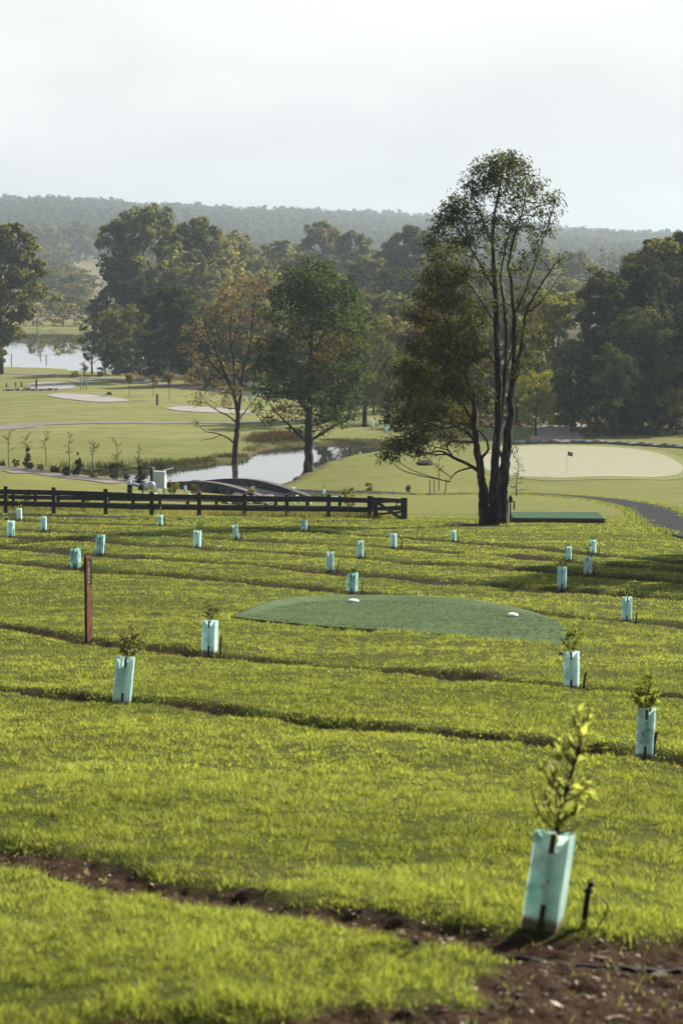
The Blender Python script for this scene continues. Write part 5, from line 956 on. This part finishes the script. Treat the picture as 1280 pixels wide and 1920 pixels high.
C2 = [(590, 510, 48, 22, 1.2, 0), (562, 530, 46, 26, 1.2, 0), (622, 540, 44, 26, 1.2, 0), (590, 552, 56, 30, 1.2, 0), (545, 566, 48, 26, 1.2, 0), (646, 566, 36, 26, 1.1, 0), (518, 592, 36, 20, 1.1, 0), (605, 598, 50, 28, 1, 0), (566, 606, 40, 26, .8, 0), (656, 612, 36, 30, 1, 0), (540, 636, 44, 26, .8, 1), (600, 640, 40, 30, .6, 1),
      (510, 652, 34, 24, .9, 0), (634, 652, 40, 28, .8, 1), (668, 660, 26, 32, .9, 0), (500, 690, 36, 26, 1, 0), (552, 690, 42, 26, .9, 0), (600, 690, 40, 26, .7, 1), (640, 700, 44, 30, 1, 0), (675, 705, 22, 26, .8, 0), (530, 730, 42, 26, .9, 0), (500, 735, 26, 22, .9, 0), (575, 735, 40, 26, 1, 0), (620, 745, 40, 26, 1, 0), (662, 745, 30, 24, .8, 0), (545, 770, 34, 18, .7, 1), (600, 778, 44, 20, 1, 0), (640, 782, 36, 18, .8, 0), (520, 785, 26, 14, .6, 1), (565, 805, 30, 10, .5, 0), (490, 765, 18, 14, .6, 0), (610, 806, 30, 10, .5, 1)]
hero('dense_gum_tree', 'dense dark green tree with a straight trunk on the pond bank', 577, 884, S2, C2, (.043, .064, .020), .32, 100, 8, M['bark'], 10, 2.6, (.10, .082, .034), .02, .35, .55)
S3 = [[(440, 888, 0, .30), (440, 860, 0, .24), (442, 830, 0, .22), (446, 800, 0, .20), (446, 770, 0, .18), (438, 742, 0, .15), (428, 715, -.2, .11), (416, 685, -.3, .09), (402, 655, -.4, .07), (388, 620, -.5, .05), (380, 590, -.5, .025)],
      [(446, 775, 0, .14), (452, 735, .3, .12), (456, 690, .4, .10), (468, 650, .5, .08), (474, 600, .5, .06), (478, 555, .5, .025)], [(438, 742, 0, .10), (440, 700, .2, .09), (434, 650, .3, .07), (432, 600, .3, .05), (438, 555, .3, .02)], [(428, 715, -.2, .07), (404, 690, -.6, .06), (384, 665, -.8, .05), (366, 640, -1, .03), (352, 625, -1, .015)],
      [(444, 835, 0, .08), (425, 820, -.5, .06), (404, 812, -.8, .05), (384, 808, -1, .03), (366, 790, -1.1, .015)], [(415, 815, -.6, .04), (398, 822, -1, .03), (376, 826, -1.2, .015)], [(446, 795, 0, .07), (428, 780, -.6, .06), (408, 770, -.9, .045), (388, 755, -1.1, .03), (372, 730, -1.2, .015)], [(456, 690, .4, .06), (470, 665, .2, .05), (490, 630, 0, .03), (505, 590, 0, .015)],
      [(447, 790, 0, .06), (462, 768, .4, .05), (476, 750, .6, .03)], [(416, 685, -.3, .05), (412, 640, -.6, .04), (404, 600, -.7, .03), (410, 560, -.7, .015)], [(434, 650, .3, .05), (448, 610, -.2, .04), (452, 565, -.3, .02)]]
C3 = [(462, 534, 44, 16, .55, 0), (432, 556, 42, 20, .55, 0), (492, 552, 32, 18, .5, 0), (402, 586, 38, 22, .55, 0), (448, 592, 44, 22, .5, 0), (486, 598, 26, 20, .4, 0), (372, 624, 32, 20, .5, 0), (418, 632, 38, 20, .4, 0), (470, 640, 34, 20, .35, 0), (352, 658, 20, 16, .4, 0), (388, 672, 34, 18, .35, 0), (506, 600, 16, 16, .4, 0),
      (372, 704, 28, 18, .6, 0), (356, 712, 18, 14, .6, 0), (430, 690, 34, 20, .3, 0), (402, 730, 34, 18, .5, 0), (446, 738, 30, 16, .5, 0), (378, 752, 22, 12, .4, 0), (482, 690, 24, 18, .3, 0), (492, 654, 16, 14, .7, 0), (498, 640, 12, 10, .7, 0), (374, 790, 10, 8, .3, 0), (420, 760, 24, 12, .4, 0)]
hero('bare_gum_tree', 'half bare brown-leaved tree by the narrow pond', 439, 886, S3, C3, (.135, .102, .066), .26, 165, 12, M['bark'], 8, 2.2, None, .016, .6, .42)

# ---- young trees
def young(name, label, px, by, ty, w, seed, col, leafy=1.0, group=None, droop=.2, ball=False, stakes=0, conic=False, leaf=.12):
    rng = np.random.RandomState(seed); b = gnd(px, by); u = b[1] / F; h = (by - ty) * u; W = w * u; t = thing(name, label, 'young tree', b, 0, group); g = Geo(); lf = Geo()
    tr = spline([V(0, 0, -.1), V(rng.normal() * .02 * h, 0, h * .4), V(rng.normal() * .03 * h, 0, h * .75), V(rng.normal() * .04 * h, 0, h)], 12); g.tube(tr, np.linspace(.035, .01, 12) * max(1, h / 3), 6)
    if ball:
        cl = [(V(rng.normal() * W * .16, rng.normal() * W * .16, h * rng.uniform(.62, .92)), V(1, 1, .9) * W * .28) for k in range(7)]; crown_leaves(lf, cl, W * .085, rng, 8, 16 * leafy, 1, .1)
        for c, r in cl: limb(g, V(0, 0, h * .5), c, .03, .012, rng, 6, 0, 4)
    else:
        nb = 15 if conic else 11
        for k in range(nb):
            f = (.12 + .86 * k / nb) if conic else rng.uniform(.35, .98); a = k * 2.4 + rng.uniform(-.4, .4); ln = W * .5 * ((1.02 - f) ** .8 + .12 if conic else rng.uniform(.5, 1)); b0 = V(np.interp(f * h, tr[:, 2], tr[:, 0]), 0, f * h)
            e = b0 + V(math.cos(a) * ln, math.sin(a) * ln, ln * (.12 if conic else .7)); limb(g, b0, e, .014 * max(1, h / 3), .006 * max(1, h / 3), rng, 6, -.05, 4)
            n = int(12 * leafy); q = b0 + (e - b0) * rng.uniform(.3, 1.08, n)[:, None] + rng.normal(size=(n, 3)) * leaf * .5; leafset(lf, q, rng.normal(size=(n, 3)) + unit(e - b0) - V(0, 0, droop), leaf * rng.uniform(.7, 1.3, n), leaf * .4, rng, rng.uniform(0, 1, n))
    link('trunk', g.mesh('trunk'), M['bark'], t); c = link('crown', lf.mesh('crown'), M['leaf'], t); c.color = (*col, 1)
    for k in range(stakes):
        g = Geo(); g.beam(((k - .5) * W * .5, -.1, -.2), ((k - .5) * W * .5, -.1, h * .45), .07 * b[1] / 150, .07 * b[1] / 150); s = link('timber_stake', g.mesh('timber_stake'), M['palebark'], None, b); tag(s, f'{["left", "right"][k]} pale stake beside the young staked tree by the far bunkers', 'stake', 'stakes of the young tree')
    return t
GB = 'young trees in the mulched bed'
for k, (px, by, ty, w, lab) in enumerate(((17, 874, 808, 30, 'first thin young tree from the left in the mulched bed'), (52, 876, 812, 24, 'thin young tree rising behind a dark rounded shrub'), (87, 874, 810, 22, 'third thin young tree from the left in the mulched bed'), (131, 886, 814, 20, 'thin young tree just left of the dark conical shrub'),
                                  (175, 884, 822, 22, 'wispy young tree right of the dark conical shrub'), (219, 897, 824, 26, 'leaning young tree at the right part of the mulched bed'), (-20, 870, 780, 60, 'young tree cut by the left edge above the mulched bed'))):
    young('young_tree', lab, px, by, ty, w, 500 + k, (.075, .080, .030), .9, GB)
young('young_conifer', 'wispy pale young conifer at the right end of the mulched bed', 262, 906, 832, 24, 520, (.085, .11, .06), 1.2, None, .2, False, 0, True, .10)
young('young_conifer', 'thin young conifer with flat branches between path and putting green', 967, 930, 850, 40, 521, (.055, .075, .035), 1.0, None, .1, False, 0, True, .13)
young('young_tree', 'thin almost bare young tree beside the three stakes', 822, 920, 858, 24, 522, (.10, .10, .05), .35)
for k, (px, by, ty, w, lab) in enumerate(((243, 742, 699, 24, 'orange-tinted young ball tree, left of three in a row'), (288, 743, 703, 22, 'orange-tinted young ball tree, middle of three in a row'), (317, 749, 697, 27, 'orange-tinted young ball tree, right of three in a row'))):
    young('young_tree', lab, px, by, ty, w, 530 + k, (.20, .15, .075), 1, 'orange young trees along the fairway', ball=True)
young('young_tree', 'thin pale young tree between two stakes by the far bunkers', 158, 731, 677, 20, 540, (.22, .15, .085), .55, None, ball=True, stakes=2)
def shrub(label, px, by, ty, w, seed, col, conic=False, name='shrub', group=None, dens=1.0):
    rng = np.random.RandomState(seed); b = gnd(px, by); u = b[1] / F; h = (by - ty) * u; W = w * u; t = thing(name, label, 'shrub', b, 0, group); lf = Geo(); g = Geo(); cl = []
    for k in range(12):
        f = rng.uniform(.1, .9); r = W * .5 * ((1 - f) ** .75 if conic else math.sin(math.pi * (.25 + .6 * f))); a = k * 2.4; cl.append((V(math.cos(a) * r * .6, math.sin(a) * r * .6, f * h * .92), V(1, 1, 1.1) * W * (.20 if not conic else .10 + .16 * (1 - f))))
    if conic: cl.append((V(0, 0, h * .9), V(W * .06, W * .06, h * .1)))
    crown_leaves(lf, cl, max(.07, W * .075), rng, 8, (18 if col[1] < .08 else 8) * dens, 1, .2)
    for c, r in cl[:6]: limb(g, V(0, 0, -.05), c, .02, .008, rng, 5, 0, 4)
    link('stem', g.mesh('stem'), M['bark'], t); o = link('foliage', lf.mesh('foliage'), M['leaf'], t); o.color = (*col, 1); return t
shrub('dark rounded shrub in the mulched bed at the left', 53, 880, 836, 26, 601, (.035, .052, .020), True); shrub('dark conical shrub in the middle of the mulched bed', 147, 892, 846, 27, 602, (.030, .048, .019), True)
shrub('dark shrub near the right end of the mulched bed', 213, 899, 868, 24, 603, (.035, .05, .02)); shrub('dark green shrub below the wispy conifer at the bed end', 264, 906, 872, 28, 604, (.045, .07, .03), True)
for k, (px, by, ty, w, col, lab) in enumerate(((30, 876, 860, 18, OL, 'low olive shrub left of the dark rounded shrub'), (76, 883, 868, 18, LO, 'low yellowish shrub right of the dark rounded shrub'), (104, 888, 872, 22, (.07, .05, .025), 'low brownish shrub in the middle of the mulched bed'),
        (124, 892, 874, 18, (.08, .05, .03), 'low reddish shrub left of the dark conical shrub'), (176, 896, 880, 18, LO, 'low yellowish shrub right of the dark conical shrub'), (5, 874, 862, 16, OL, 'low shrub at the left end of the mulched bed'), (238, 903, 888, 14, OL, 'tiny shrub before the creek at the bed end'),
        (655, 952, 908, 32, LO, 'leafy yellow-green bush behind the end of the rail fence'), (692, 921, 905, 18, LO, 'small tawny bush beside the path above the gate'), (765, 924, 908, 10, (.13, .09, .05), 'tiny tawny bush by the path right of the gate'), (366, 926, 908, 26, (.11, .08, .035), 'brownish bush at the foot of the bridge wall'),
        (325, 926, 896, 26, LO, 'yellowish bush between cabinet and bridge'), (470, 930, 915, 24, LO, 'tawny bush in front of the bridge wall'), (140, 708, 694, 20, OL, 'small dark bush left of the young staked tree'), (188, 707, 696, 14, DG, 'small dark bush right of the young staked tree'),
        (53, 945, 915, 22, LO, 'small leafy bush behind the second fence post'), (160, 946, 930, 14, OL, 'small green plant behind the third fence post'), (205, 740, 735, 12, OL, 'tiny bush beside the far bunker'))):
    shrub(lab, px, by, ty, w, 620 + k, col)

# ---- forest on the ridges: a far-off mass of crowns
def ridge_forest():
    rng = np.random.RandomState(77); lf = Geo(); N_ = 14500; px = rng.uniform(-420, 1700, N_); Y = 760 + 4000 * rng.uniform(0, 1, N_) ** .85
    keep = ~((px > 125) & (px < 222) & (Y < 1640)) & ~((px <= 125) & (Y < 1350))
    px, Y = px[keep], Y[keep]; X = (px - 640) / F * Y; z = hground(X, Y, False); V_ = []; Q = []; TT = []; n0 = 0
    big = vnoise(X / 60, Y / 60, 91)
    for x, y, zz, bg_ in zip(X, Y, z, big):
        ks = .45 + .55 * min(1, (y - 700) / 2200); h = (rng.uniform(15, 22) + 9 * bg_) * ks; r = rng.uniform(6, 12) * ks; m = 38; k = rng.randint(3, 6)
        sub = np.clip(rng.normal(size=(k, 3)), -1.3, 1.3) * V(.5 * r, .5 * r, .20 * h) + V(0, 0, h * .62)
        c = sub[rng.randint(0, k, m)]; d = unit(rng.normal(size=(m, 3)) + V(0, 0, .45)); p = c + d * r * V(.52, .52, .42) * rng.uniform(.4, 1.0, m)[:, None] + V(x, y, zz)
        quadset(lf, p, d + rng.normal(size=(m, 3)) * .4, rng.uniform(1.3, 2.8, m) * (max(y, 900) / 1500) ** .9, rng, np.clip(rng.uniform(.28, .55) + rng.normal(size=m) * .06, 0, 1), 1.3)
        if y < 1400 or rng.rand() < .25: v = V(x, y, zz); lf.add([v + V(-.15, 0, -.5), v + V(.15, 0, -.5), v + V(.12, 0, h * .85), v + V(-.12, 0, h * .85)], [(0, 1, 2, 3)], None, 1.0)
        # lower foliage so the slope is not bald between the crowns
        p = V(x, y, zz) + rng.normal(size=(8, 3)) * V(4, 4, 2) + V(0, 0, 4); quadset(lf, p, rng.normal(size=(8, 3)) + V(0, 0, .6), rng.uniform(2, 3.5, 8) * (max(y, 900) / 1500) ** .6, rng, rng.uniform(0, .4, 8), 1.3)
    o = link('ridge_forest', lf.mesh('ridge_forest'), M['leaf']); o.color = (.050, .058, .032, 1); tag(o, 'misty eucalyptus forest covering the far ridges', 'forest', None, 'stuff')
ridge_forest()

# ------------------------------------------------------------------ grass: countless blades, one object per kind
_path1 = spline([gnd(*p)[:2] for p in [(-60, 966), (0, 968), (150, 971), (300, 973), (450, 975), (600, 977), (760, 979), (860, 983), (910, 987)]], 60)
_path2 = spline([gnd(*p)[:2] for p in [(1080, 932), (1150, 940), (1205, 952), (1238, 968), (1262, 985), (1330, 1004), (1450, 1030)]], 40)
def blades(X, Y, h, w, lean, rng, tint, simple_=False):
    n = len(X); z = hground(X, Y) - .008; a = rng.uniform(0, 6.283, n); b = rng.uniform(0, 6.283, n)
    p = np.stack([X, Y, z], 1); wx = np.stack([np.cos(a), np.sin(a), np.zeros(n)], 1) * (w * .5)[:, None]; ld = np.stack([np.cos(b), np.sin(b), np.zeros(n)], 1) * (h * lean)[:, None]; up = np.zeros((n, 3)); up[:, 2] = h
    if simple_:
        v = np.stack([p - wx, p + wx, p + ld + up], 1).reshape(-1, 3); return v, None, np.arange(n * 3).reshape(n, 3), tint
    m = p + ld * .35 + up * .58
    v = np.stack([p - wx, p + wx, m + wx * .8, m - wx * .8, p + ld + up * .92], 1).reshape(-1, 3); k = np.arange(n)[:, None] * 5
    return v, k + np.array([[0, 1, 2, 3]]), k + np.array([[3, 2, 4]]), tint
def lawn():
    rng = np.random.RandomState(21); g = Geo()
    for y0, y1, dens, h0, h1, w0, simp in ((7.2, 12, 7500, .026, .060, .0042, False), (12, 18, 4800, .024, .056, .0054, False), (18, 30, 2300, .022, .052, .0080, False), (30, 46, 1000, .022, .048, .013, True), (46, 68, 480, .022, .048, .020, True), (68, 99, 190, .024, .050, .033, True)):
        wd = lambda y: 2 * (.150 * y + .5); A = (wd(y0) + wd(y1)) / 2 * (y1 - y0); n = int(A * dens); Y = rng.uniform(y0, y1, n * 2); Y = Y[rng.uniform(0, wd(y1), n * 2) < wd(Y)][:n]; X = rng.uniform(-.5, .5, len(Y)) * wd(Y)
        s, f = soil_mask(X, Y); dn = fbm(X * 3.1, Y * 3.1, 40, 3); dt = sdist(X, Y, tee_poly); k = (rng.uniform(0, 1, len(X)) > np.minimum(.97, s * 1.35)) & (rng.uniform(0, 1, len(X)) < .35 + 1.15 * smooth(.25, .6, dn)) & (dt > rng.uniform(-.10, .05, len(X)))
        if y1 > 80: k &= (ldist(X, Y, _path1) > 1.15) & (ldist(X, Y, _path2) > 1.4)
        X, Y, dn, f, dt, s = X[k], Y[k], dn[k], f[k], dt[k], s[k]; n = len(X); patchy = fbm(X * .9, Y * .9, 41, 3); fine = .45 * vnoise(X * 17, Y * 13, 43) + .55 * fbm(X * 6.5, Y * (4.5 if y1 < 31 else 2.2), 45, 2)
        h = (h0 + (h1 - h0) * rng.uniform(0, 1, n) ** 1.4) * .85 * (.65 + .75 * dn) * (1 - .25 * f) * (1 + .5 * (1 - smooth(.05, .5, dt))) * (.42 + 1.2 * smooth(.25, .75, fine)); keep2 = rng.uniform(0, 1, n) < .25 + 1.2 * smooth(.2, .48, fine); tint = np.clip(.22 + .22 * patchy + .22 * smooth(.3, .7, fbm(X * .28, Y * .45, 44, 3)) + .65 * (fine - .5) + rng.normal(size=n) * .17, 0, 1)
        X, Y, h, tint = X[keep2], Y[keep2], h[keep2], tint[keep2]; n = len(X)
        v, q, t, tt = blades(X, Y, h, w0 * rng.uniform(.6, 1.3, n), rng.uniform(.15, 1.1, n), rng, tint, simp)
        if q is not None: g.add(v, q, None, tint); g.t.append(np.asarray(t) + g.n - len(v)); g.tt.append(tint)
        else: g.add(v, None, t, tint)
    tag(link('lawn_grass', g.mesh('lawn_grass'), M['blade']), 'short lush green grass covering the planted slope', 'grass', None, 'stuff')
lawn()
def tall_grass():
    rng = np.random.RandomState(22); g = Geo()
    n = 15000; px = rng.uniform(-20, 760, n); f = rng.uniform(0, 1, n); Y = np.interp(px, [0, 692, 760], [98, 95, 94.5]) + f * np.interp(px, [0, 692, 760], [8.5, 4, 1.5]); X = (px - 640) / F * Y
    k = fbm(X * 1.4, Y * 1.4, 51, 2) > .34; X, Y = X[k], Y[k]; n = len(X); h = rng.uniform(.10, .34, n)
    v, q, t, tt = blades(X, Y, h, rng.uniform(.008, .022, n), rng.uniform(.1, .6, n), rng, np.clip(fbm(X * .8, Y * .8, 52, 2) + rng.normal(size=n) * .15, 0, 1)); g.add(v, q, None, tt); g.t.append(np.asarray(t) + g.n - len(v)); g.tt.append(tt)
    tag(link('rough_grass', g.mesh('rough_grass'), M['rough']), 'long pale unmown grass under the rail fences', 'grass', None, 'stuff')
    g = Geo()
    for pts, n, h0, h1, sd in (([(320, 878), (380, 871), (430, 864), (466, 859)], 3200, .12, .42, .9), ([(470, 852), (490, 841), (525, 836), (580, 832), (640, 831), (700, 833), (745, 836)], 2600, .08, .28, .6), ([(590, 874), (640, 861), (700, 853), (745, 849)], 250, .05, .15, .25), ([(120, 886), (230, 884), (270, 880), (320, 878)], 1500, .3, .8, .9)):
        P = spline(np.array([(at(a, b, 1.0) * (HW1 / -at(a, b, 1.0)[2]))[:2] for a, b in pts]), n); X = P[:, 0] + rng.normal(size=n) * sd; Y = P[:, 1] + rng.normal(size=n) * sd + .4; k = fbm(X * .9, Y * .9, 53, 2) > .40; X, Y = X[k], Y[k]; m = len(X)
        v, q, t, tt = blades(X, Y, rng.uniform(h0, h1, m), rng.uniform(.02, .05, m), rng.uniform(.1, .6, m), rng, rng.uniform(0, .7, m)); g.add(v, q, None, tt); g.t.append(np.asarray(t) + g.n - len(v)); g.tt.append(tt)
    tag(link('bank_grass', g.mesh('bank_grass'), M['bankgrass']), 'rough green grass fringing the narrow pond', 'grass', None, 'stuff')
    g = Geo(); n = 2200; P = spline(np.array([gnd(*p)[:2] for p in ((484, 828), (505, 824), (530, 822), (555, 823))]), n); X = P[:, 0] + rng.normal(size=n) * .8; Y = P[:, 1] + rng.normal(size=n) * 1.2
    v, q, t, tt = blades(X, Y, rng.uniform(.4, 1.0, n), rng.uniform(.025, .05, n), rng.uniform(.05, .45, n), rng, rng.uniform(0, .8, n)); g.add(v, q, None, tt); g.t.append(np.asarray(t) + g.n - len(v)); g.tt.append(tt)
    tag(link('reeds', g.mesh('reeds'), M['reed']), 'brown reeds on the bank behind the narrow pond', 'reeds', None, 'stuff')
M['bankgrass'] = leafmat('bank_grass', (.025, .034, .010), (.10, .105, .035), .35, 0, .6, False)
M['reed'] = leafmat('reeds', (.035, .024, .015), (.125, .09, .052), .3, 0, .6, False)
tall_grass()
def extra_grass():
    rng = np.random.RandomState(24); g = Geo()
    # pile of the artificial turf, a part of the tee
    n = 60000; lo, hi = tee_poly.min(0), tee_poly.max(0); X = rng.uniform(lo[0], hi[0], n); Y = rng.uniform(lo[1], hi[1], n); d = sdist(X, Y, tee_poly); k = (d < .03); X, Y = X[k], Y[k]; n = len(X)
    z = hground(X, Y, False) + .018; tn = np.clip(.35 + .5 * (fbm(X * 1.2, Y * 1.2, 55, 3) - .5) + .5 * (vnoise(X * 9, Y * 3, 56) - .5) + rng.normal(size=n) * .16, 0, 1)
    v, q, t, tt = blades(X, Y, rng.uniform(.008, .022, n), rng.uniform(.010, .018, n), rng.uniform(.2, 1.2, n), rng, tn, True); v = v.reshape(n, 3, 3); v[:, :, 2] += (z - hground(X, Y) + .008)[:, None]
    g.add(v.reshape(-1, 3), None, t, tt); o = link('pile', g.mesh('pile'), M['pile'], bpy.data.objects['turf_tee']); o['kind'] = 'stuff'
    # ragged verge along both gravel paths
    g = Geo()
    for P, w, n in ((_path1, 1.1, 9000), (spline([gnd(*p)[:2] for p in [(600, 925), (760, 926.5), (900, 925.5), (1000, 927), (1080, 932), (1150, 940), (1205, 952), (1238, 968), (1262, 985), (1330, 1004)]], 90), 1.12, 12000)):
        i = rng.randint(0, len(P) - 1, n); u = rng.uniform(0, 1, n)[:, None]; p = P[i] * (1 - u) + P[i + 1] * u; T = unit(P[i + 1] - P[i]); Nn = np.stack([T[:, 1], -T[:, 0]], 1); s = np.where(rng.uniform(0, 1, n) < .5, -1, 1)
        off = w + rng.normal(size=n) * .16 + (fbm(p[:, 0] * 1.5 + s * 9, p[:, 1] * 1.5, 57, 2) - .5) * .7; p = p + Nn * (s * off)[:, None]
        v, q, t, tt = blades(p[:, 0], p[:, 1], rng.uniform(.04, .12, n), rng.uniform(.02, .045, n), rng.uniform(.2, 1.0, n), rng, rng.uniform(.1, .7, n), True); v = v.reshape(n, 3, 3); v[:, :, 2] += .02; g.add(v.reshape(-1, 3), None, t, tt)
    tag(link('verge_grass', g.mesh('verge_grass'), M['blade']), 'ragged grass creeping over the edges of the gravel paths', 'grass', None, 'stuff')
    # straw-coloured stalks among the green
    g = Geo()
    for y0, y1, n, h, w in ((7.5, 14, 7000, .05, .0035), (14, 30, 11000, .045, .006), (30, 60, 9000, .04, .012)):
        Y = rng.uniform(y0, y1, n); X = rng.uniform(-.5, .5, n) * (.30 * Y + 1); s, f = soil_mask(X, Y); k = (fbm(X * 1.1, Y * 1.1, 58, 3) > .48) & (s < .6) & (sdist(X, Y, tee_poly) > .05); X, Y = X[k], Y[k]; m = len(X)
        v, q, t, tt = blades(X, Y, h * rng.uniform(.6, 1.25, m), w * rng.uniform(.7, 1.3, m), rng.uniform(.4, 1.8, m), rng, rng.uniform(.2, 1, m), True); g.add(v, None, t, tt)
    tag(link('dry_grass', g.mesh('dry_grass'), M['straw']), 'dry straw-coloured stalks among the green lawn grass', 'grass', None, 'stuff')
M['straw'] = leafmat('straw', (.14, .11, .045), (.40, .34, .19), .35, .0, .6, False)
extra_grass()
def litter():
    rng = np.random.RandomState(23); g = Geo(); n = 22000; Y = rng.uniform(7.5, 28, n); X = rng.uniform(-1, 1, n) * (.15 * Y + .4); s, f = soil_mask(X, Y); k = s > .55; X, Y = X[k], Y[k]; n = len(X); z = hground(X, Y)
    sz = rng.uniform(.005, .020, n) * (1 + (rng.uniform(0, 1, n) < .04) * 2.2); nor = rng.normal(size=(n, 3)) * .5 + V(0, 0, 1)
    quadset(g, np.stack([X, Y, z + .006], 1), nor, sz, rng, rng.uniform(0, 1, n) ** 1.5, 1.7)
    tag(link('leaf_litter', g.mesh('leaf_litter'), M['litter']), 'dry leaves and bark chips scattered on the bare soil', 'litter', None, 'stuff')
    soil_rocks = [q.copy() for q in rocks]
    for q in soil_rocks: q.materials.clear(); q.materials.append(M['mulch'])
    for k in range(12):
        while True:
            px, py = rng.uniform(560, 1275), rng.uniform(1775, 1915); b = gnd(px, py)
            if soil_mask(b[:1], b[1:2])[0][0] > .7: break
        s = rng.uniform(.010, .024); o = link('stone', soil_rocks[k % 5], None, None, b + V(0, 0, s * .2)); o.scale = (s * 1.4, s, s * .7); o.rotation_euler = (0, 0, rng.uniform(0, 6)); tag(o, 'small stone lying on the bare soil in front', 'stone', 'small stones on the bare soil')
litter()
# ------------------------------------------------------------------ mist
def mist():
    m, t, N, L = mat('mist'); pv = N.new('ShaderNodeVolumePrincipled')
    pv.inputs['Color'].default_value = (.37, .44, .49, 1); pv.inputs['Density'].default_value = .00021; pv.inputs['Anisotropy'].default_value = .35
    o = N.new('ShaderNodeOutputMaterial'); L.new(pv.outputs[0], o.inputs['Volume'])
    g = Geo(); g.box((0, 3300, 25), 9000, 8200, 190); ob = link('haze', g.mesh('haze'), m); tag(ob, 'thin morning mist filling the valley', 'mist', None, 'stuff')
mist()
